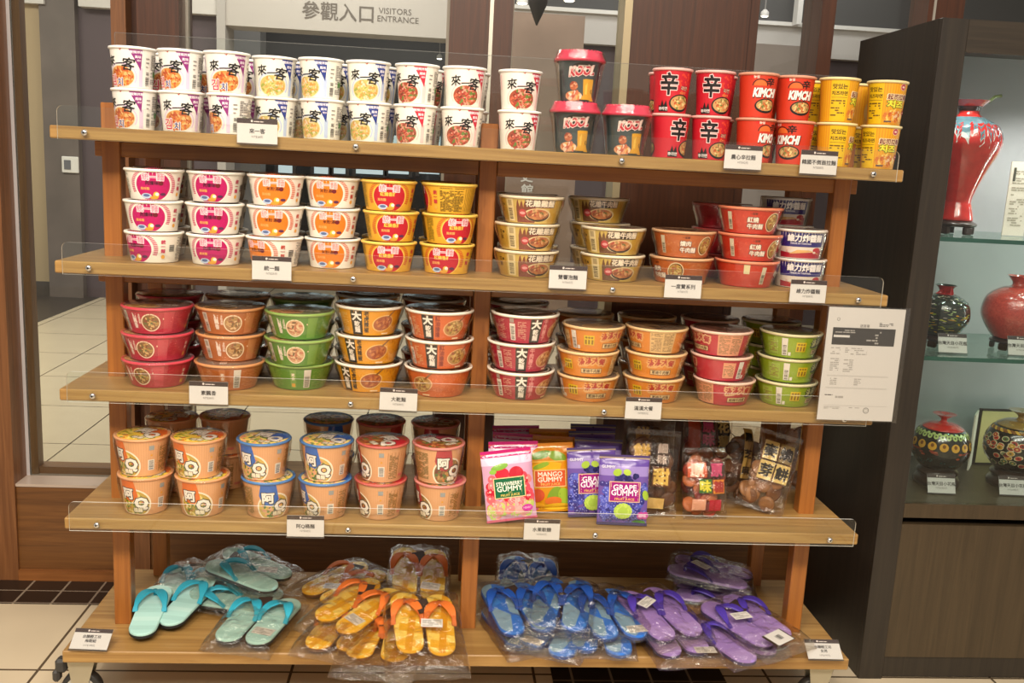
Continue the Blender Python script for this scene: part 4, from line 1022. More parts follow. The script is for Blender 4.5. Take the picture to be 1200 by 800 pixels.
# ---- second shelf
B_ = 'noodle_bowl'
SS = ' on the second shelf'
def bowls(tier, rows, gname):
    for (k, s, Y, pxs, tw, wh) in rows:
        stack(tier, k, pxs, Y, s, wh+', '+SHELF[tier], 'bowl', B_, gname+' on the '+SHELF[tier], tw)
PK = 'white bowl with pink badge'; OR_ = 'white bowl with orange badge'; YE = 'yellow bowl with red badge'
bowls(2, [
 ('bowl_pink', PK, .068, [(181, 274), (180, 239), (181, 204)], (-.50, .05, .22), 'the left front pink-badged stack'), ('bowl_pink', PK, .070, [(253, 277), (252, 241), (250, 207)], (.02, .08, .0), 'the right front pink-badged stack'),
 ('bowl_orange', OR_, .074, [(322, 281), (323.5, 244), (324, 209)], (-.62, .0, .06), 'the left front orange-badged stack'), ('bowl_orange', OR_, .076, [(388.5, 282), (388, 246), (388.5, 211)], (-.06, .02, -.12), 'the right front orange-badged stack')], 'white bowls')
bowls(2, [
 ('bowl_yellow', YE, .084, [(456, 285), (458.5, 248), (456, 213)], (.02, .14, .08), 'the left front yellow stack'), ('bowl_yellow', YE, .086, [(524, 287), (527.5, 251), (527, 217)], (-.16, .35, 1.45+PI), 'the right front yellow stack')], 'yellow bowls')
bowls(2, [
 ('bowl_pink', PK, .215, [(190, 272), (190, 238), (190, 206)], None, 'the stack behind the left pink-badged one'), ('bowl_pink', PK, .215, [(259, 275), (259, 240), (260, 209)], None, 'the stack behind the right pink-badged one'),
 ('bowl_orange', OR_, .215, [(326, 277), (327, 243), (327, 211)], None, 'the stack behind the left orange-badged one'), ('bowl_orange', OR_, .215, [(389, 279), (390, 245), (390, 213)], None, 'the stack behind the right orange-badged one')], 'white bowls')
bowls(2, [('bowl_yellow', YE, .215, [(455, 281), (456, 248), (456, 215)], None, 'the stack behind the left yellow one'), ('bowl_yellow', YE, .215, [(521, 283), (522, 250), (523, 218)], None, 'the stack behind the right yellow one')], 'yellow bowls')
GR = 'gold bowl with maroon banner'; GB = 'gold bowl with black banner'; RU = 'russet bowl with white lettering'; SC_ = 'scarlet bowl with white lettering'; BL = 'white and blue bowl with red base'
bowls(2, [
 ('bowl_gold_red', GR, .090, [(617, 295), (618, 264), (623.5, 231)], (.30, .28, .02), 'the only front maroon-bannered stack'), ('bowl_gold_black', GB, .086, [(718, 300), (719, 270)], (.12, -.04), 'the front black-bannered pair'),
 ('bowl_gold_black', GB, .240, [(703, 297), (703, 266), (701.5, 237)], (-.2, .2, -.15), 'the stack behind the black-bannered pair'), ('bowl_gold_red', GR, .240, [(618, 293), (618, 262), (618, 233)], (-.2, .4, -.5), 'the stack behind the maroon-bannered one')], 'gold bowls')
bowls(2, [
 ('bowl_russet', RU, .094, [(798.5, 303), (801.5, 272)], (-1.1, -.06), 'the russet pair'), ('bowl_scarlet', SC_, .086, [(875, 309), (879, 277), (879.5, 247)], (1.25, .0, -.10), 'the front scarlet stack'),
 ('bowl_dark_red', 'deep red bowl with white lettering', .240, [(845, 305), (845, 275), (846, 246)], (1.7, 1.6, 1.9), 'the stack behind the scarlet one')], 'red bowls')
bowls(2, [('bowl_blue', BL, .082, [(941.5, 309), (942.5, 272)], (-.02, -.02), 'the front blue pair'), ('bowl_blue', BL, .245, [(923, 306), (923, 272), (921.5, 236)], (0, .1, -.1), 'tall stack behind blue pair')], 'blue bowls')
# ---- third shelf
VR = 'pink-red bowl with round food picture'; VB = 'brown-orange bowl with round food picture'; VG = 'green bowl with round food picture'
D1 = 'amber yellow bowl with black band'; D2 = 'orange bowl with black band'; D3 = 'crimson bowl with black band'
F1 = 'orange bowl with arched red title'; F2 = 'rose red bowl with cream panel'; F3 = 'lime green bowl with yellow block'
bowls(3, [
 ('bowl_veg_red', VR, .070, [(185.5, 430), (185, 398), (185, 368)], (-.28, -.14, .05), 'front stack'), ('bowl_veg_brown', VB, .066, [(269.5, 432), (268, 400), (267.5, 369)], (-1.45, .34, .28), 'front stack'), ('bowl_veg_green', VG, .062, [(349.5, 434), (351, 402), (351.5, 372)], (-1.50, .02, -.02), 'front stack'),
 ('bowl_veg_red', VR, .240, [(201, 426), (200, 398), (200, 370)], None, 'stack behind front one'), ('bowl_veg_brown', VB, .240, [(277, 428), (277, 400), (277, 372)], None, 'stack behind front one'), ('bowl_veg_green', VG, .240, [(352, 430), (353, 402), (353, 374)], None, 'stack behind front one')], 'vegetarian bowls')
bowls(3, [
 ('bowl_big_yellow', D1, .060, [(431, 435), (432, 401), (432, 368)], (-.42, -.25, -.02), 'the front amber stack'), ('bowl_big_orange', D2, .062, [(513.5, 437), (515, 403), (515, 369)], (-1.15, .08, -.05), 'the front black-banded orange stack'), ('bowl_big_red', D3, .060, [(610, 440), (610.5, 407), (615.5, 374)], (.28, .28, .62), 'the front crimson stack'),
 ('bowl_big_yellow', D1, .240, [(429, 430), (429, 400), (430, 372)], None, 'the stack behind the amber one'), ('bowl_big_orange', D2, .240, [(507, 432), (507, 402), (508, 374)], None, 'the stack behind the black-banded orange one'), ('bowl_big_red', D3, .240, [(604, 434), (604, 404), (605, 376)], None, 'the stack behind the crimson one')], 'black-banded bowls')
bowls(3, [
 ('bowl_feast_orange', F1, .066, [(689, 442), (689, 412), (695.5, 385)], (.22, .02, .62), 'left front orange stack'), ('bowl_feast_orange', F1, .070, [(765.5, 444), (768.5, 415), (769.5, 387)], (.10, .0, -1.2), 'right front orange stack'),
 ('bowl_feast_red', F2, .074, [(848, 450), (845, 421), (845, 393)], (-2.3, 1.95, -1.15), 'the front rose red stack'), ('bowl_feast_green', F3, .080, [(920.5, 453), (923.5, 423), (926.5, 396)], (.92, 1.1, .95), 'the front lime green stack'),
 ('bowl_feast_orange', F1, .240, [(684, 438), (684, 411), (684, 386)], None, 'stack behind left orange one'), ('bowl_feast_orange', F1, .240, [(757, 440), (757, 413), (757, 389)], None, 'stack behind right orange one'),
 ('bowl_feast_red', F2, .240, [(830, 444), (830, 418), (830, 393)], None, 'the stack behind the rose red one'), ('bowl_feast_green', F3, .240, [(902, 446), (902, 420), (902, 396)], None, 'the stack behind the lime green one')], 'arched-title bowls')
# ---- fourth shelf
def buckets(rows):
    for (k, s, Y, pxs, tw, wh) in rows: stack(4, k, pxs, Y, s, wh+', fourth shelf', 'bucket', 'noodle_bucket', 'noodle buckets on the fourth shelf', tw)
Q1 = 'peach noodle bucket with orange rim'; Q2 = 'peach noodle bucket with blue rim'; Q3 = 'peach noodle bucket with red rim'
buckets([
 ('bucket_orange', Q1, .062, [(171, 562), (167, 515)], (-.12, -.42), 'the first front stack'), ('bucket_orange', Q1, .060, [(237.5, 562), (233, 515)], (.06, -.30), 'the second front stack'),
 ('bucket_blue', Q2, .056, [(314.5, 570), (309.5, 522)], (.55, -.25), 'the third front stack'), ('bucket_blue', Q2, .056, [(381, 570), (383, 523)], (-.70, -.20), 'the fourth front stack'),
 ('bucket_red', Q3, .062, [(446, 570), (448.5, 524)], (-1.0, -1.05), 'the fifth front stack'), ('bucket_crimson', Q3, .062, [(515.5, 572), (514, 525)], (-.95, .62), 'the sixth front stack'),
 ('bucket_orange', Q1, .205, [(203, 550), (202, 506)], (-1.2, -1.5), 'the stack behind the first front one'), ('bucket_orange', Q1, .205, [(262, 550), (261, 507)], (-1.3, -1.6), 'the stack behind the second front one'),
 ('bucket_blue', Q2, .225, [(386, 554), (385, 510)], (.4, .8), 'the stack behind the fourth front one'), ('bucket_red', Q3, .225, [(447, 556), (446, 512)], (1.4, 1.2), 'the stack behind the fifth front one'), ('bucket_crimson', Q3, .225, [(510, 558), (510, 514)], (1.6, .2), 'the stack behind the sixth front one')])

# ================================================================== price tags, hung notice
CARD = M('cfcbc5', .5); CARDHD = M('3a2a26', .5); INK = M('3c3836', .6); INKL = M('6c6864', .6); LOGO = M('d8ccc4', .5)
def price_tag(px, py, lines, price, label, Y=-.0125, rot=0., lay=None, hx=.0395):
    p = atY(px, py, Y) if lay is None else lay
    t = thing('price_tag', label, 'price tag', p, (0, 0, 0) if lay is None else (-.95, 0, rot), 'price tags')
    if lay is None: t.rotation_euler = (0, rot, 0)
    h = .0255
    g = G(); g.box(-hx, hx, -.0004, .0006, -h+.002, h-.001, CARD); mf = flatY(-.0004)
    g.tris(rect(-hx, h-.0105, hx, h-.001), mf, .0002, CARDHD)
    g.tris(ell(-.0105, h-.0058, .0022, .0024, 12), mf, .0003, LOGO); g.tris(small_print(random.Random(1), -.0065, h-.0078, .013, h-.004, .0034, 1.), mf, .0003, LOGO)
    v = .0005 if len(lines) == 1 else .006
    for ln in lines: g.tris(text(ln, 0, v, .0105 if len(lines) == 1 else .0082, .02), mf, .0003, INK); v -= .0098
    g.tris(text(price, 0, v-.0010, .0058), mf, .0003, INKL)
    g.build('card', t)
    g = G(); g.box(-hx-.001, hx+.001, -.0018, -.0010, -h, h, clear('fdfdfd', .06, 1.45)); g.box(-hx-.001, hx+.001, -.0018, .0016, -h-.0012, -h, M('4a4440', .3)); g.box(-hx-.001, hx+.001, .0010, .0018, -h, h, clear('fdfdfd', .06, 1.45)); g.build('holder', t)
    return t
TG = 'small white price card with dark header '
for (px, py, tx_, pr_, lb, ro) in (
 (301.5, 154, '來一客', 'NT$28元', 'below the white cups', 0), (871, 184.5, '農心辛拉麵', 'NT$42元', 'below the red cups on top shelf', .0), (959.5, 190.5, '韓國不倒翁拉麵', 'NT$38元', 'below the yellow cups on the top shelf', .0),
 (318.5, 314.5, '統一麵', 'NT$25元', 'below the orange-badged white bowls', 0), (665.5, 325, '雙響泡麵', 'NT$45元', 'below the gold bowls', 0), (800.5, 336, '一度贊系列', 'NT$55元', 'below the russet bowls', 0), (947, 341.5, '維力炸醬麵', 'NT$28元', 'below the white and blue bowls', 0),
 (244.5, 460.5, '素飄香', 'NT$38元', 'below the brown-orange bowls on the third shelf', 0), (467, 468, '大乾麵', 'NT$38元', 'below the black-banded bowls', .02), (754, 478.5, '滿漢大餐', 'NT$55元', 'below the arched-title orange bowls', 0),
 (358, 616.5, '阿Q桶麵', 'NT$38元', 'below the blue-rimmed noodle buckets', 0), (635, 620.5, '水果軟糖', 'NT$45元', 'below the strawberry and mango sweets', 0)):
    price_tag(px, py, [tx_], pr_, TG+lb, rot=ro)
def lay_tag(px, py, lines, lb, rz):
    p = atZ(px, py, ZT[5]+.024); price_tag(0, 0, lines, 'NT$199元', lb, lay=(p.x, p.y, ZT[5]+.0225), rot=rz, hx=.041)
lay_tag(107, 748, ['台糖輕工坊', '拖鞋組'], TG+'leaning at left end of bottom shelf', -.06)
lay_tag(965, 760, ['台糖輕工坊', '女用'], TG+'leaning at right end of bottom shelf', -.02)
# A5 notice in a clear sleeve hung from the shelf lip
p0 = atY(972, 359, -.013); p1 = atY(1044, 493, -.013)
t = thing('hanging_notice', 'white printed form in a clear sleeve hanging at right end of third shelf', 'notice', ((p0.x+p1.x)/2, -.0156, p0.z))
W2, HH = .0855, .250
g = G(); g.box(-W2, W2, 0, .0006, -HH, 0, M('c6c2bc', .55)); mf = flatY(0); r = random.Random(5); PI_ = M('55524e', .6); PL = M('9c9892', .6)
mm = lambda a: a*.001
g.tris(ring(-.062, -.026, .0026, .0026, .0009, 16), mf, .0002, PI_); g.tris(small_print(r, -.057, -.0285, -.032, -.0235, .005, 1.), mf, .0002, PL)
g.tris(text('送貨單', -.002, -.039, .0075), mf, .0002, PI_); g.tris(small_print(r, .030, -.040, .062, -.030, .003, .8), mf, .0002, PI_)
g.tris(rect(-.072, -.082, .068, -.044), mf, .0002, M('3a3836', .55))
g.tris(rect(-.069, -.0655, -.033, -.0605), mf, .0003, M('c8c4be', .5)); g.tris(small_print(r, -.069, -.056, -.02, -.047, .0042, .6), mf, .0003, PL); g.tris(small_print(r, .005, -.080, .045, -.048, .006, .5), mf, .0003, PL)
for (a, b, c, d) in ((-.072, -.104, -.05, -.086), (-.040, -.104, .01, -.086), (-.07, -.142, -.05, -.110), (-.04, -.142, -.018, -.112)): g.tris(small_print(r, a, b, c, d, .0042, .75), mf, .0002, PL)
for v in (-.149, -.176): g.tris(rect(-.074, v-.003, .064, v), mf, .0002, M('b8b4ae', .5)); g.tris(small_print(r, -.073, v-.0028, .062, v, .003, .5), mf, .0003, PI_)
g.tris(small_print(r, -.066, -.172, -.05, -.154, .0042, .8), mf, .0002, PL); g.tris(small_print(r, -.012, -.172, .004, -.154, .0042, .8), mf, .0002, PL)
g.tris(small_print(r, -.074, -.197, -.056, -.191, .0038, .9), mf, .0002, PI_); g.tris(small_print(r, -.05, -.201, -.03, -.192, .0085, .9), mf, .0002, PL); g.tris(small_print(r, -.073, -.226, -.036, -.219, .003, .85), mf, .0002, PL)
g.tris(rect(-.074, -.2175, .07, -.2169), mf, .0002, PL); g.tris(ring(.023, -.227, .0055, .0055, .0011, 20), mf, .0002, PI_); g.tris(ring(.023, -.227, .003, .003, .001, 14), mf, .0002, PL); g.tris(small_print(r, -.016, -.226, .008, -.219, .0035, .7), mf, .0002, PL); g.tris(small_print(r, .034, -.229, .056, -.226, .003, .9), mf, .0002, PL)
g.build('sheet', t)
g = G(); g.box(-W2-.004, W2+.010, -.0022, -.0016, -HH-.003, .003, clear('fdfdfd', .08, 1.45)); g.box(-W2-.004, W2+.010, .0012, .0018, -HH-.003, .003, clear('fdfdfd', .08, 1.45)); g.build('clear_sleeve', t)
for (px, py, Y, zs, lb) in TAGS: cab_tag(px, py, Y, zs, ['台灣天目小花瓶'], 'NT$3,800元', 'small white price card with dark header '+lb)
# ================================================================== sweets in pillow bags
def pillow(w, h, t, seed, crimp=.010, nx=18, nz=22, amp=.0022):
    off = Vector((seed*3.7, seed*1.3, 0))
    def thick(u, v):
        a = max(0, 1-abs(2*u/w)**2.6); b = v/h; e = crimp/h
        c = 0 if b < e or b > 1-e else (max(0, 1-abs(2*(b-.5)/(1-2*e))**3.0))
        return t/2*(a**.6)*(c**.6)
    def f(u, v, o, side=-1):
        d = thick(u, v); n = noise.noise(Vector((u*38, v*30, side))+off)*amp + noise.noise(Vector((u*90, v*16, side))+off)*amp*.5
        wob = noise.noise(Vector((u*30, 0, 5))+off)*.003 if v > h*.93 or v < h*.06 else 0
        return (u, side*(d+max(-d*.5, n*min(1, d/.004))+.0004)-side*o*-1 if side > 0 else -(d+max(-d*.5, n*min(1, d/.004))+.0004)-o+wob*0, v)
    g = G()
    return g, f, nx, nz
def pillow_mesh(g, f, w, h, nx, nz, mat, smooth=True):
    for side in (-1, 1):
        vs = [f(-w/2+w*i/nx, h*k/nz, 0, side) for k in range(nz+1) for i in range(nx+1)]
        fs = []
        for k in range(nz):
            for i in range(nx):
                a = k*(nx+1)+i; q = (a, a+1, a+nx+2, a+nx+1); fs.append(q if side < 0 else q[::-1])
        g.add(vs, fs, mat, smooth)
class BagLabel(Label):
    def put(s, T, col, up=True, rough=.25):
        s.k += 1
        T = split2([tuple((p[0]*.001, p[1]*.001) for p in t) for t in T], .006)
        s.g.tris(T, s.mf, EPS*1.6*s.k, M(col, rough, 0, .5) if isinstance(col, str) else col)
def split2(T, lim):
    out = []; st = list(T)
    while st:
        a, b, c = st.pop(); d = [math.hypot(p[0]-q[0], p[1]-q[1]) for p, q in ((a, b), (b, c), (c, a))]; m = max(d)
        if m <= lim: out.append((a, b, c)); continue
        i = d.index(m)
        if i == 1: a, b, c = b, c, a
        elif i == 2: a, b, c = c, a, b
        h = ((a[0]+b[0])/2, (a[1]+b[1])/2); st.append((a, h, c)); st.append((h, b, c))
    return out
GB_W, GB_H, GB_T = .112, .158, .025
def gummy(kind, seed):
    g, f, nx, nz = pillow(GB_W, GB_H, GB_T, seed)
    base = {'grape': '6a4f9c', 'strawberry': 'cc9cba', 'mango': 'd08c14'}[kind]
    pillow_mesh(g, f, GB_W, GB_H, nx, nz, M(base, .22, 0, .6))
    L = BagLabel(g, lambda u, v, o: f(u, v, o, -1)); r = random.Random(seed)
    if kind == 'grape':
        L.put(rect(-56, 112, 56, 134), '9480c0'); L.put(rect(-56, 134, 56, 146), '5f459a'); L.put(rect(-57, 147, 57, 158), '4a3a6a')
        L.put(poly([(-57, 149), (57, 149), (57, 153), (-57, 153)]), 'a08c78')
        k0 = L.k
        for i in range(260):
            L.k = k0+i % 4; u, v = r.uniform(-51, 51), r.uniform(10, 98)
            if abs(u) < 26 and v > 84: continue
            if v > 60 and abs(u) < 22: continue
            c = r.choice(('3f4496', '4f56b4', '2f2f78', '5f66c4', '40357f')); L.put(ell(u, v, 5.6, 5.8, 12), c); L.put(ell(u-1.6, v+1.8, 1.5, 1.6, 8), '8a8cd0')
        L.k = k0+6
        for i in range(30): L.k = k0+6+i % 3; L.put(ell(r.gauss(2, 12), r.uniform(96, 116), 5, 5.2, 12), r.choice(('2c2a62', '3a3878', '221f50')))
        L.k = k0+10; L.put(ell(-16, 120, 10, 8, 14, .4), '9cb83c'); L.put(ell(6, 121, 9, 7, 14, -.3), 'a8c048')
        L.put(rect(-33, 54, 37, 100), 'd8b090'); L.put(rect(-31, 56, 35, 98), '961874')
        L.put(text('GRAPE', 2, 87, 17, .02, width=52), 'f0e4ec'); L.put(text('GUMMY', 2, 75, 17, .02, width=60), 'f0e4ec'); L.put(text('with', 2, 66, 6), 'e0b8c8'); L.put(text('FRUIT JUICE', 2, 61, 7, .02, width=44), 'e8b060')
        L.put(ell(0, 33, 20, 18, 16), 'a4c04c')
        for i in range(16): a = i*.39; L.k -= 1; L.put(ell(16*math.cos(a), 33+14*math.sin(a), 5, 5, 10), 'b8d05c')
        L.put(ell(41, 24, 9, 9, 16), 'c04a9a'); L.put(ell(51, 24, 8, 9, 16), 'c04a9a'); L.put(ell(41, 24, 6, 4, 12), 'e0b0d0'); L.put(ell(51, 24, 5, 4, 12), 'e0b0d0')
        L.put(poly([(20, 8), (54, 6), (50, 12), (30, 14)]), '3f7a2c'); L.put(rect(-57, 0, 57, 6), '3a2f5a')
        L.put(ell(50, 70, 7, 12, 14, .3), '9cb83c'); L.put(text('GUMMY', -36, 132, 9, .03, width=30), 'd8d4e8')
    elif kind == 'strawberry':
        L.put(rect(-57, 126, 57, 150), 'd8c0d8'); L.put(rect(-57, 143, 57, 158), 'b81c6a'); L.put(rect(-57, 148, 57, 151), 'd86a4a')
        k0 = L.k
        for i in range(110):
            L.k = k0+i % 4; u, v = r.uniform(-47, 47), r.uniform(14, 98); c = r.choice(('c8283a', 'd84a5a', 'b81c30', 'e07a7a', 'd8646a') if v > 50 else ('e08a8a', 'e0a0a0', 'd86a72', 'b8c868', 'e8b0a8')); L.put(ell(u, v, 9, 10, 12), c)
            L.put(ell(u-2, v+2, 2.4, 2.4, 8), 'e8b0a8')
        L.k = k0+8; L.put(ell(-14, 106, 16, 14, 18), 'c8283a'); L.put(ell(18, 106, 16, 14, 18), 'b81c30'); L.put(ell(-18, 122, 20, 7, 14, .2), '7aa83c'); L.put(ell(-34, 112, 8, 5, 12), '8ab848')
        X = .10
        L.put(rect(-35, 52, 35, 98), 'e0c890'); L.put(rect(-33, 54, 33, 96), '17603c')
        L.put(text('STRAWBERRY', 0, 84, 12, .02, width=58), 'e8ecdc'); L.put(text('GUMMY', 0, 73, 16, .02, width=56), 'e8ecdc'); L.put(text('with', 0, 65, 5), 'c8c070'); L.put(text('FRUIT JUICE', 0, 59, 7, .02, width=42), 'd8c060')
        L.put(ell(36, 26, 12, 8, 16), 'c83a9a'); L.put(text('HEART', 36, 26, 6, .02), 'e8b0d8'); L.put(rect(-57, 0, 57, 5), 'c85a72')
    else:
        L.put(rect(-57, 120, 57, 158), 'c87a1c'); L.put(ell(-20, 132, 26, 9, 16, .2), '5f8a24'); L.put(ell(18, 128, 22, 11, 16, -.3), '7a9a2c'); L.put(rect(-57, 116, 57, 118), 'e8b850'); L.put(rect(-57, 146, 57, 150), 'b86a1c')
        L.put(ell(-4, 104, 40, 12, 22), 'e0a818'); L.put(ell(-20, 108, 20, 6, 16, .3), '8aa82c'); L.put(ell(38, 98, 14, 20, 18), 'd88a14')
        L.put(rect(-37, 58, 37, 98), 'e8c080'); L.put(rect(-35, 60, 35, 96), 'd0562c'); L.put(text('MANGO', 0, 88, 15, .02, width=56), 'f0dcc8'); L.put(text('GUMMY', 0, 76, 15, .02, width=58), 'f0dcc8'); L.put(text('FRUIT JUICE', 0, 65, 7, .02, width=44), 'e8b060')
        L.put(ell(-30, 40, 16, 15, 16), 'c8502c'); L.put(ell(10, 34, 18, 26, 18, -.4), '7a9a2c'); L.put(ell(32, 36, 14, 20, 18, .3), '98b434'); L.put(ell(6, 26, 20, 10, 18), 'd8702c'); L.put(ell(16, 12, 36, 8, 20), 'e0b020'); L.put(ell(-30, 14, 18, 9, 16), 'e0a018')
    return g.mesh('pouch')
POUCH = {k: [gummy(k, s) for s in ss] for k, ss in (('grape', (2, 5)), ('strawberry', (3, 7)), ('mango', (4, 8)))}
CNAME = {'grape': 'purple grape', 'strawberry': 'pink strawberry', 'mango': 'yellow mango'}
def sweet(kind, v, px, py, zoff, lean, rz, where, roll=0., sc=1.):
    p = atZ(px, py, ZT[4]+zoff)
    t = thing('sweets_pouch', '%s sweets pouch, %s' % (CNAME[kind], where), 'sweets', (p.x, p.y, ZT[4]+zoff+.0025), (-lean, roll, rz), 'fruit sweets pouches on the fourth shelf')
    t.rotation_mode = 'XYZ'; t.scale = (sc, sc, sc)
    t.location.z += GB_W/2*abs(math.sin(roll))
    link('pouch', POUCH[kind][v], t)
sweet('grape', 0, 728, 616, 0, .16, -.05, 'rightmost of the front ones, whole panel showing')
sweet('grape', 1, 694, 607, 0, .18, .04, 'partly hidden behind the rightmost front one', -.05)
sweet('strawberry', 0, 600, 614, 0, .22, .08, 'standing frontmost at the left', -.12)
sweet('mango', 0, 645, 602, 0, .20, .04, 'frontmost, between strawberry and grape', -.06)
for (k, v, px, py, le, rz, w, ro, dz) in (
 ('strawberry', 1, 602, 600, .20, .03, 'directly behind the frontmost strawberry one', -.04, .003), ('strawberry', 0, 600, 588, .18, .0, 'third strawberry one from the front', .04, .004), ('strawberry', 1, 604, 576, .16, .02, 'dark at the very back beside the middle post', -.03, .005),
 ('mango', 1, 648, 591, .19, .0, 'directly behind the frontmost mango one', .02, .003), ('mango', 0, 646, 580, .17, .0, 'third mango one, at the back', -.02, .004), ('grape', 0, 696, 594, .18, -.02, 'directly behind the front pair of grape ones', .03, .003),
 ('grape', 1, 693, 583, .17, .0, 'third grape one from the front', -.03, .004), ('grape', 0, 692, 572, .15, .0, 'at the very back, top edge near the rail', .0, .005)):
    sweet(k, v, px, py, dz, le, rz, w, ro)
# ---- clear bags of biscuits and candy
FILM = clear('f6f2ec', .06, 1.45, .0, 2., 1., 45., 'bag'); FILM2 = clear('f6f3ee', .07, 1.45, .02, 2.6, 1., 55., 'bag')
def snack(label, px, py, lean, rz, roll, w, h, tk, panels, cont, seed, zoff=0., tie=False):
    p = atZ(px, py, ZT[4]+zoff); r = random.Random(seed)
    t = thing('snack_bag', label, 'snack bag', (p.x, p.y, ZT[4]+zoff+.001), (-lean, roll, rz), 'clear snack bags on the fourth shelf')
    t.location.z += w/2*abs(math.sin(roll))
    for i in range(cont['n']):
        g = G(); c = cont['cols'][i % len(cont['cols'])]; rad = cont['r']*r.uniform(.9, 1.1)
        X = Matrix.Translation((r.uniform(-w*.36, w*.36), r.uniform(-tk*.06, tk*.25), .018+(h-.05)*(i+.3)/cont['n'])) @ Matrix.Rotation(PI/2+r.uniform(-.5, .5), 4, 'X') @ Matrix.Rotation(r.uniform(-.5, .5), 4, 'Y')
        g.lathe([(rad*.6, -.005), (rad*.95, -.0035), (rad, 0), (rad*.95, .0035), (rad*.6, .005)], M(c, .5, var=.2, vscale=60.), 18, X=X, cap0=True, cap1=True)
        g.build(cont['name'], t)
    gg, f, nx, nz = pillow(w, h, tk, seed, .012, 26, 34, .005)
    pillow_mesh(gg, f, w, h, nx, nz, FILM, False)
    bag = gg.build('clear_bag', t)
    for (u0, v0, u1, v1, bg, ink, ch, wide) in panels:
        g = G(); mf = lambda u, v, o: (u, f(u, v, 0, -1)[1]*.9-o-.0010, v)
        g.tris(split2(rect(u0, v0, u1, v1), .008), mf, 0, M(bg, .35)); 
        if ch:
            n = len(ch); s_ = min((u1-u0)*.92, (v1-v0)/n*.95)
            for i, c in enumerate(ch): g.tris(split2(text(c, (u0+u1)/2, v1-(v1-v0)*(i+.5)/n, s_, .045), .008), mf, .0004, M(ink, .4))
        g.build('printed_panel', t)
    return t
COOK = {'n': 20, 'r': .020, 'cols': ['8a5f3a', '6a4226', '9a6c44'], 'name': 'biscuit'}; CAND = {'n': 24, 'r': .017, 'cols': ['9a3a2a', 'a8502c', '7a2226', 'b8683c'], 'name': 'wrapped_candy'}; DARKC = {'n': 22, 'r': .020, 'cols': ['5a3824', '6a4428', '3f281a'], 'name': 'biscuit'}
snack('clear bag of dark biscuits with gold leaf panels, right of grape sweets', 760, 606, .22, -.06, .03, .125, .20, .045, [(-.05, .125, -.008, .172, '5a3010', 'd8b050', '餅', 1), (-.05, .072, -.008, .120, '5a3010', 'd8b050', '鹹', 1), (-.002, .072, .040, .118, '6a3c14', 'e0c060', '甜', 1), (.004, .122, .034, .172, '3a2620', 'b8a8a0', '細味', 1), (-.02, .02, .03, .045, 'd8b870', '4a2a14', None, 1)], DARKC, 11)
snack('clear bag of candies with orange, pink, green and amber squares', 826, 609, .25, .05, -.02, .105, .165, .05, [(-.045, .098, -.002, .132, 'c8562c', 'e0c8b8', '原', 1), (.001, .098, .044, .132, '4a3834', 'c84a7a', '原', 1), (-.020, .062, .010, .094, '2f6a24', 'd8d030', '味', 1), (.013, .060, .042, .092, 'd8881c', 'a8302a', '糖', 1), (-.035, .022, -.004, .048, 'e0a890', 'b83a4a', None, 1), (.004, .020, .034, .046, 'b81c3c', 'e8b0b8', None, 1)], CAND, 12)
snack('tilted clear bag with four cream squares of black characters, at the right end', 888, 604, .28, -.2, .22, .115, .19, .045, [(-.030, .122, .004, .166, 'd8c078', '17120e', '麥', 1), (.008, .122, .042, .166, '8a7444', '17120e', '燒', 1), (-.030, .074, .004, .118, 'd8c078', '17120e', '芽', 1), (.008, .074, .042, .118, 'd8c078', '17120e', '餅', 1)], COOK, 13)
snack('clear bag with one gold character strip, left of the tilted bag', 862, 592, .20, .2, .18, .09, .19, .045, [(-.012, .06, .012, .18, 'b89a50', '17120e', '黑芝麻', 1)], DARKC, 14)
snack('clear bag with pink and gold lettering at the back, above the candies', 826, 580, .16, .0, .0, .125, .20, .05, [(-.052, .12, -.024, .19, 'b8462c', 'd8a890', None, 1), (-.02, .125, .014, .19, '4a3230', 'c84a7a', '原味', 1), (.02, .12, .052, .19, '2a2018', 'd8c078', '花蓮', 1)], CAND, 15)
snack('dark clear biscuit bag at the back, behind the gold-leaf one', 757, 580, .16, .05, .02, .13, .20, .045, [(-.045, .13, .0, .17, '4a2c14', 'b89040', '餅', 1)], DARKC, 16)
snack('clear bag with yellow back at the far right corner of the shelf', 925, 574, .12, -.1, .1, .10, .185, .04, [(.0, .05, .045, .17, 'c8981c', '3a2414', None, 1)], COOK, 17)

# ================================================================== flip-flops
SOLE = []
for k in range(44):          # a rounded sole: broad ball, slightly narrower heel
    a = 2*PI*k/44; ca, sa = math.cos(a), math.sin(a)
    r_ = .0345 if sa > 0 else .0305
    x_, y_ = r_*ca, r_*sa*1.2
    y_ += .078 if sa > 0 else -.081
    SOLE.append((x_+.004*(y_/.115)*(1 if sa > 0 else .6), y_*.87))
def clip(P, poly_):
    out = P
    n = len(poly_)
    for i in range(n):
        a, b = poly_[i], poly_[(i+1) % n]; src = out; out = []
        side = lambda p: (b[0]-a[0])*(p[1]-a[1])-(b[1]-a[1])*(p[0]-a[0])
        for j in range(len(src)):
            p, q = src[j], src[(j+1) % len(src)]; sp, sq = side(p), side(q)
            if sp >= 0: out.append(p)
            if sp*sq < 0: t = sp/(sp-sq); out.append((p[0]+(q[0]-p[0])*t, p[1]+(q[1]-p[1])*t))
        if len(out) < 3: return []
    return out
TS_ = .0155
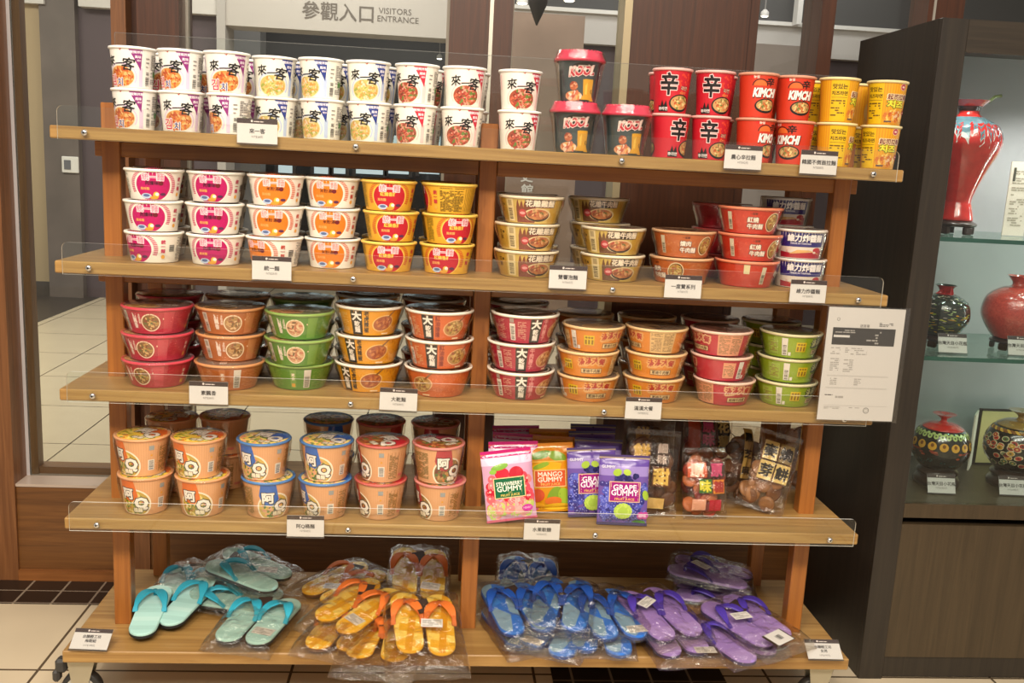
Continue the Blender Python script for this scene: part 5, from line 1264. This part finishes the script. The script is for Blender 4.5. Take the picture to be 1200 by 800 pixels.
def sole_mesh(style, mir):
    S = [(x*mir, y) for x, y in SOLE]
    if mir < 0: S = S[::-1]
    top, under, c2, c3 = {'mint': ('b0dcd6', '1e2326', 'bce2dc', 'a6d2cc'), 'yellow': ('ecb42c', '6a4018', 'f4d468', 'e0a01c'), 'blue': ('3078dc', '1f3f8a', '86a8c0', '4490ea'), 'purple': ('a88ad8', '3a2a5a', 'b69ae0', '9a7cca')}[style]
    g = G(); bm = M(under, .6); tm = M(top, .65, 0, .3, .1, 400.)
    n = len(S); rings = [(.90, 0), (1., .003), (1., .0095)]
    for (a, z0), (b, z1), m in ((rings[0], rings[1], bm), (rings[1], rings[2], bm), ((1., .0095), (1., TS_-.0025), tm), ((1., TS_-.0025), (.965, TS_), tm)):
        g.add([(x*a, y*(1-(1-a)*.35), z0) for x, y in S]+[(x*b, y*(1-(1-b)*.35), z1) for x, y in S], [(k, (k+1) % n, n+(k+1) % n, n+k) for k in range(n)], m, True)
    I = [(x*.965, y*(1-.035*.35)) for x, y in S]
    mf = lambda u, v, o: (u, v, TS_+o)
    g.tris(poly(I), mf, 0, tm); g.add([(x*.9, y*.965, 0) for x, y in S], [tuple(range(n))[::-1]], bm)
    def patch(P, c, o):
        Q = clip(P, I)
        if len(Q) > 2: g.tris([(Q[0], Q[i], Q[i+1]) for i in range(1, len(Q)-1)], mf, o, M(c, .65, 0, .3, .1, 400.))
    if style == 'yellow':
        for i in range(-3, 4): patch([(-.06, i*.05-.012+.02), (.06, i*.05-.012-.02), (.06, i*.05+.012-.02), (-.06, i*.05+.012+.02)], c2, .0003)
        for i in range(-1, 2): patch([(i*.035-.008-.01, -.14), (i*.035+.008-.01, -.14), (i*.035+.008+.03, .14), (i*.035-.008+.03, .14)], c2 if i else c3, .0006)
    elif style == 'blue':
        for P in ([(-.05, -.13), (.0, -.09), (.01, -.03), (-.02, .0), (-.05, -.04)], [(.01, -.02), (.05, -.05), (.05, .03), (.03, .06), (.012, .03)], [(-.05, .04), (-.012, .05), (-.006, .1), (-.05, .13)]): patch(P, c2, .0003)
        patch([(.0, -.13), (.05, -.13), (.05, -.085), (.02, -.08)], c3, .0003); patch([(-.03, .0), (.0, .02), (-.012, .05), (-.05, .04)], c3, .0005)
    elif style == 'mint':
        for i in range(7): patch([(-.06, -.12+i*.035), (.06, -.12+i*.035), (.06, -.104+i*.035), (-.06, -.104+i*.035)], (c2, c3)[i % 2], .0003)
    else: patch([(-.05, -.1), (.05, -.12), (.05, -.06), (-.05, -.05)], c2, .0003)
    return g.mesh('flip_flop')
def strap_mesh(style, mir):
    c, e = {'mint': ('2fa4c0', '3ab4d0'), 'yellow': ('d8702c', 'e08a44'), 'blue': ('1f4fa8', '2a62c4'), 'purple': ('4a34a0', '5a42b4')}[style]
    g = G(); mat = M(c, .55, 0, .4, .15, 300.); edge = M(e, .6)
    g.lathe([(.0045, TS_-.002), (.004, TS_+.010), (.006, TS_+.013)], mat, 10, X=Matrix.Translation((.005*mir, .060, 0)), cap1=True)
    for sx in (-1, 1):
        P0 = Vector((.005*mir, .060, TS_+.009)); P1 = Vector((sx*.018+.003*mir, .044, TS_+.027)); P2 = Vector((sx*.034+.002*mir, .016, TS_+.022)); P3 = Vector((sx*.0325, -.012, TS_-.001))
        n = 14; vs = []; fs = []
        for i in range(n+1):
            t = i/n; p = P0*(1-t)**3+P1*3*t*(1-t)**2+P2*3*t*t*(1-t)+P3*t**3
            d = (P0*(-3*(1-t)**2)+P1*(3*(1-t)**2-6*t*(1-t))+P2*(6*t*(1-t)-3*t*t)+P3*3*t*t).normalized()
            out = Vector((sx, .35, 0)); side = d.cross(Vector((0, 0, 1)) if abs(d.z) < .95 else out).normalized()
            if side.dot(Vector((sx, 0, 0))) < 0: side = -side
            nrm = side.cross(d).normalized()
            if nrm.z < 0: nrm = -nrm
            wd = (.005+.0065*math.sin(PI*min(1, t*1.15+.05))) if t < .9 else .006
            for (a, b) in ((-1, -.5), (1, -.5), (.8, .9), (-.8, .9)): vs.append(p+side*wd*a+nrm*.0022*b)
        for i in range(n):
            for k in range(4): q = (i*4+k, i*4+(k+1) % 4, i*4+4+(k+1) % 4, i*4+4+k); fs.append(q)
        fs.append((0, 3, 2, 1)); fs.append((n*4, n*4+1, n*4+2, n*4+3))
        g.add(vs, fs, mat, False)
    me = g.mesh('strap')
    import bmesh
    bm = bmesh.new(); bm.from_mesh(me); bmesh.ops.recalc_face_normals(bm, faces=bm.faces); bm.to_mesh(me); bm.free()
    return me
FF = {s: [(sole_mesh(s, m), strap_mesh(s, m)) for m in (-1, 1)] for s in ('mint', 'yellow', 'blue', 'purple')}
def bag_mesh(seed, hw=.082, hl=.112, top=.040, heel=0.):
    off = Vector((seed*5.1, seed*2.3, seed)); nx, ny = 30, 42; g = G()
    def surf(i, k, up):
        a, b = -1+2*i/nx, -1+2*k/ny
        e = max(0, 1-abs(a)**3.2)*max(0, 1-abs(b)**4.5)
        x = a*hw*(1+.06*noise.noise(Vector((b*2.2, seed, 0))+off)); y = b*(hl+(heel if b < 0 else 0))*(1+.05*noise.noise(Vector((a*2.2, 3, seed))+off))
        q = Vector((x*16, y*16, 0))+off
        cr = abs(noise.noise(q*1.2))*.014+abs(noise.noise(q*2.9))*.007-.006
        if up: z = .003+(top-.004)*e**.33+cr*(.35+.65*e)
        else: z = .0008+max(0, cr)*.1*(1-e)
        return (x, y, max(.0008, z) if up else min(z, .003))
    for up in (1, 0):
        vs = [surf(i, k, up) for k in range(ny+1) for i in range(nx+1)]; fs = []
        for k in range(ny):
            for i in range(nx):
                a = k*(nx+1)+i
                t = ((a, a+1, a+nx+2), (a, a+nx+2, a+nx+1)) if (i+k) % 2 else ((a, a+1, a+nx+1), (a+1, a+nx+2, a+nx+1))
                fs += list(t) if up else [x[::-1] for x in t]
        g.add(vs, fs, FILM2, False)
    return g.mesh('clear_bag')
BAGS = [bag_mesh(1), bag_mesh(2, heel=.02), bag_mesh(3, .086), bag_mesh(4, heel=.028), bag_mesh(6, .090, .112, .040, .055)]
g = G(); g.box(-.024, .024, -.0135, .0135, 0, .0006, M('d8d4ce', .45)); 
for T in (small_print(random.Random(3), -.021, -.011, .021, .011, .0042, .7),): g.tris(T, lambda u, v, o: (u, v, .0006+o), .0002, M('98948e', .5))
STICK = g.mesh('sticker')
g = G(); g.box(-.016, .016, -.020, .020, 0, .0008, M('3a2c26', .5)); STICK_D = g.mesh('hang_tag')
DESC = {'mint': 'turquoise', 'yellow': 'yellow-orange', 'blue': 'blue patterned', 'purple': 'purple'}
from mathutils.bvhtree import BVHTree
PILE = []
POSTS = []
def settle(o, meshes, lift):
    """rest a piece on what already lies there: raise it until it clears the pieces below"""
    o.location.z += lift
    R = o.rotation_euler.to_matrix().to_4x4()
    def tree(loc):
        vs = []; ps = []
        for me in meshes:
            n = len(vs); vs += [Matrix.Translation(loc) @ R @ v.co for v in me.vertices]; ps += [[n+i for i in p.vertices] for p in me.polygons]
        return BVHTree.FromPolygons(vs, ps)
    for k in range(6):
        t = tree(o.location)
        if not any(t.overlap(q) for q in PILE): break
        o.location.z += .002
    PILE.append(t)
def bagged(style, px, py, dz, rz, pitch, where, v=0, roll=0., spread=.0355, sk=(-.03, -.065, .2), sk2=None):
    zz = ZT[5]+dz; p = atZ(px, py, zz+.112*abs(math.sin(pitch))+.014)
    t = thing('bagged_flip_flops', 'bagged %s flip-flops, %s' % (DESC[style], where), 'flip-flops', (p.x, p.y, zz+.0006), (pitch, roll, rz), 'bagged flip-flops on the bottom shelf')
    rr = random.Random(v*17+int(px))
    for m, sx in ((0, -1), (1, 1)):
        so, st = FF[style][m]
        o = link('flip_flop', so, t, (sx*spread, rr.uniform(-.010, .010), .0022), (0, 0, sx*rr.uniform(-.02, .09)))
        link('strap', st, o)
    link('clear_bag', BAGS[v], t)
    settle(t, [BAGS[v]], .112*abs(math.sin(pitch)))
    if sk: s_ = link('price_sticker', STICK, t, (sk[0], sk[1], TS_+.0035 if abs(sk[1]) > .03 else .040), (0, 0, sk[2]))
    h = link('hang_tag', STICK_D, t, (.0, .035, .036), (.15, 0, .3)); h['label'] = 'dark cardboard hang tag'
    return t
def loose(px, py, m, rz, pitch, lb, dz=0.):
    so, st = FF['mint'][m]; p = atZ(px, py, ZT[5]+dz+.102*math.sin(pitch)+.014)
    o = link('flip_flop', so, None, (p.x, p.y, ZT[5]+dz+.0006), (pitch, 0, rz)); tag(o, lb, 'flip-flop', 'loose turquoise flip-flops'); link('strap', st, o); settle(o, [so], .102*abs(math.sin(pitch)))
B = bagged
B('mint', 224, 682, .0, -.12, .0, 'at the left behind the loose pair', 0, sk=None)
B('mint', 276, 703, .0, 1.25, .0, 'middle one of the pile, lying crosswise', 2, sk=None)
B('mint', 304, 730, .0, -.22, .04, 'at the front right of the turquoise ones', 3, sk=(.035, -.06, -.1))
B('mint', 292, 672, .030, 1.05, .10, 'topmost, crosswise at the back', 2, sk=(.02, -.04, -1.))
loose(177, 719, 0, .03, .10, 'turquoise flip-flop without bag, left one of the loose pair')
loose(221, 708, 1, -.22, .12, 'turquoise flip-flop without bag, right one of the loose pair')
B('yellow', 405, 682, .0, -.75, .06, 'at the back left of its pile', 2, sk=(.0, -.04, .6))
B('yellow', 491, 672, .010, .0, .22, 'propped at the back right beside the middle post', 3, sk=(.03, -.06, -.2))
B('yellow', 405, 742, .0, -.3, .0, 'lowest at the front left', 1, sk=None)
B('yellow', 448, 752, .0, -.1, .0, 'lowest in the front middle', 4, sk=None)
B('yellow', 420, 714, .020, -.55, .10, 'second layer, left of the topmost front one', 3, sk=(.035, -.06, -.3))
B('yellow', 496, 736, .016, .10, .20, 'topmost at the front right, beside the middle post', 4, sk=(.015, -.03, -.1))
B('blue', 611, 733, .0, .28, .0, 'lowest at the left beside the middle post', 1, sk=None)
B('blue', 618, 684, .015, -.1, .16, 'at the back of the blue pile', 0, sk=None)
B('blue', 652, 745, .0, -.40, .0, 'lowest in the front middle', 2, sk=(-.035, -.075, -.2))
B('blue', 702, 744, .0, -.10, .0, 'lowest at the right next to the purple ones', 0, sk=None)
B('blue', 606, 717, .018, .26, .12, 'on top at the left beside the middle post', 3, sk=None)
B('blue', 658, 714, .022, -.22, .14, 'topmost in the middle', 2, sk=None)
B('blue', 712, 722, .018, .20, .10, 'on top at the right next to the purple ones', 0, sk=(.040, -.085, .0))
B('purple', 786, 747, .0, .14, .0, 'lowest at the left next to the blue ones', 3, sk=(.045, -.095, -.1))
B('purple', 858, 752, .0, .40, .0, 'lowest at the right end', 2, sk=None)
B('purple', 838, 693, .0, 1.35, .0, 'lower crosswise one at the back', 0, sk=None)
B('purple', 770, 722, .018, .36, .12, 'on top at the left next to the blue ones', 1, sk=(-.03, .01, .5))
last = B('purple', 876, 733, .016, .50, .08, 'on top at the right end under a barcode card', 3, sk=(-.035, -.005, -.2))
B('purple', 832, 675, .032, 1.28, .10, 'upper crosswise one at the back', 2, sk=(-.03, .03, 1.))
zc = last.location.z+.030; t = atZ(912, 749, zc)
tt = thing('barcode_card', 'white card with dark edges and barcode, on the rightmost purple flip-flops', 'card', (t.x, t.y, zc+.004), (.12, 0, .62))
g = G(); g.box(-.034, .034, -.022, .022, 0, .001, M('3a2a22', .5)); g.box(-.027, .030, -.0215, .0215, .0003, .0013, CARD); r = random.Random(2); g.tris([tuple((p[1], p[0]) for p in (a, c, b)) for a, b, c in bars(r, -.008, -.006, .008, .012, .001)], lambda u, v, o: (u, v, .0013+o), .0002, INK); g.build('card', tt)
# ================================================================== light
def spot(x, y, z, tx, ty, tz, power, size=.10, angle=70, blend=.6, col=(1, .83, .62)):
    l = bpy.data.lights.new('ceiling_spot', 'SPOT'); l.energy = power; l.spot_size = math.radians(angle); l.spot_blend = blend; l.shadow_soft_size = size; l.color = col
    o = bpy.data.objects.new('ceiling_spot', l); COL.objects.link(o); o.location = (x, y, z)
    o.rotation_euler = (Vector((tx, ty, tz))-Vector((x, y, z))).to_track_quat('-Z', 'Y').to_euler(); return o
def area(x, y, z, tx, ty, tz, power, sx, sy, col=(1, .87, .70)):
    l = bpy.data.lights.new('ceiling_or_fill_light', 'AREA'); l.energy = power; l.shape = 'RECTANGLE'; l.size = sx; l.size_y = sy; l.color = col
    o = bpy.data.objects.new('ceiling_or_fill_light', l); COL.objects.link(o); o.location = (x, y, z)
    o.rotation_euler = (Vector((tx, ty, tz))-Vector((x, y, z))).to_track_quat('-Z', 'Y').to_euler(); return o
W3 = (1, .87, .70)
spot(-1.05, -2.35, 2.60, -.45, .1, .05, 175, .055, 62, .8, W3)
spot(-.10, -2.55, 2.60, .0, .1, .05, 150, .055, 62, .8, W3)
spot(.75, -2.40, 2.60, .40, .1, .05, 105, .055, 62, .8, W3)
area(-.3, -1.3, 2.75, -.2, .1, .6, 50, 2.6, .35, (1, .90, .76))
area(-.3, -3.3, 3.4, 0, .2, .4, 150, 4.0, .8, (1, .90, .76))  # added fill behind the camera, lifts the shaded rails; no known lamp
# corridor
area(-3.6, 3.2, 3.3, -3.4, 3.2, 0, 230, 1.6, 2.5, (1, .92, .80)); area(.6, 3.4, 3.3, .6, 3.4, 0, 130, 3., 1.2, (1, .90, .82)); area(-1.0, 4.9, 3.2, -1.0, 6.0, 2.0, 34, 1.6, .3, (1, .92, .84))
area(2.2, 5.2, 3.2, 2.2, 6., 2.0, 26, 2.5, .3, (1, .94, .9))
# lamps inside the cabinet, then an added fill strip
spot(1.13, .27, 1.58, 1.15, .42, 1.0, 7, .02, 110, .6, (1, .95, .88)); spot(1.5, .27, 1.58, 1.5, .42, .9, 18, .02, 120, .6, (1, .95, .88)); spot(1.9, .27, 1.58, 1.7, .45, .9, 12, .02, 120, .6, (1, .95, .88))
area(2.15, .30, .95, 1.1, .50, .85, 9, .05, .9, (1, .96, .90))  # added strip out of view, brightens the lower cabinet shelves
w = bpy.data.worlds.new('world'); SC.world = w; w.use_nodes = True
w.node_tree.nodes['Background'].inputs['Color'].default_value = (1.0, .88, .76, 1); w.node_tree.nodes['Background'].inputs['Strength'].default_value = .62
SC.view_settings.view_transform = 'Standard'; SC.view_settings.look = 'None'; SC.view_settings.gamma = 1.0; SC.view_settings.exposure = -0.55; SC.view_settings.use_curve_mapping = False
SC.cycles.transparent_max_bounces = 32; SC.cycles.max_bounces = 8; SC.cycles.glossy_bounces = 4; SC.cycles.sample_clamp_indirect = 6.0
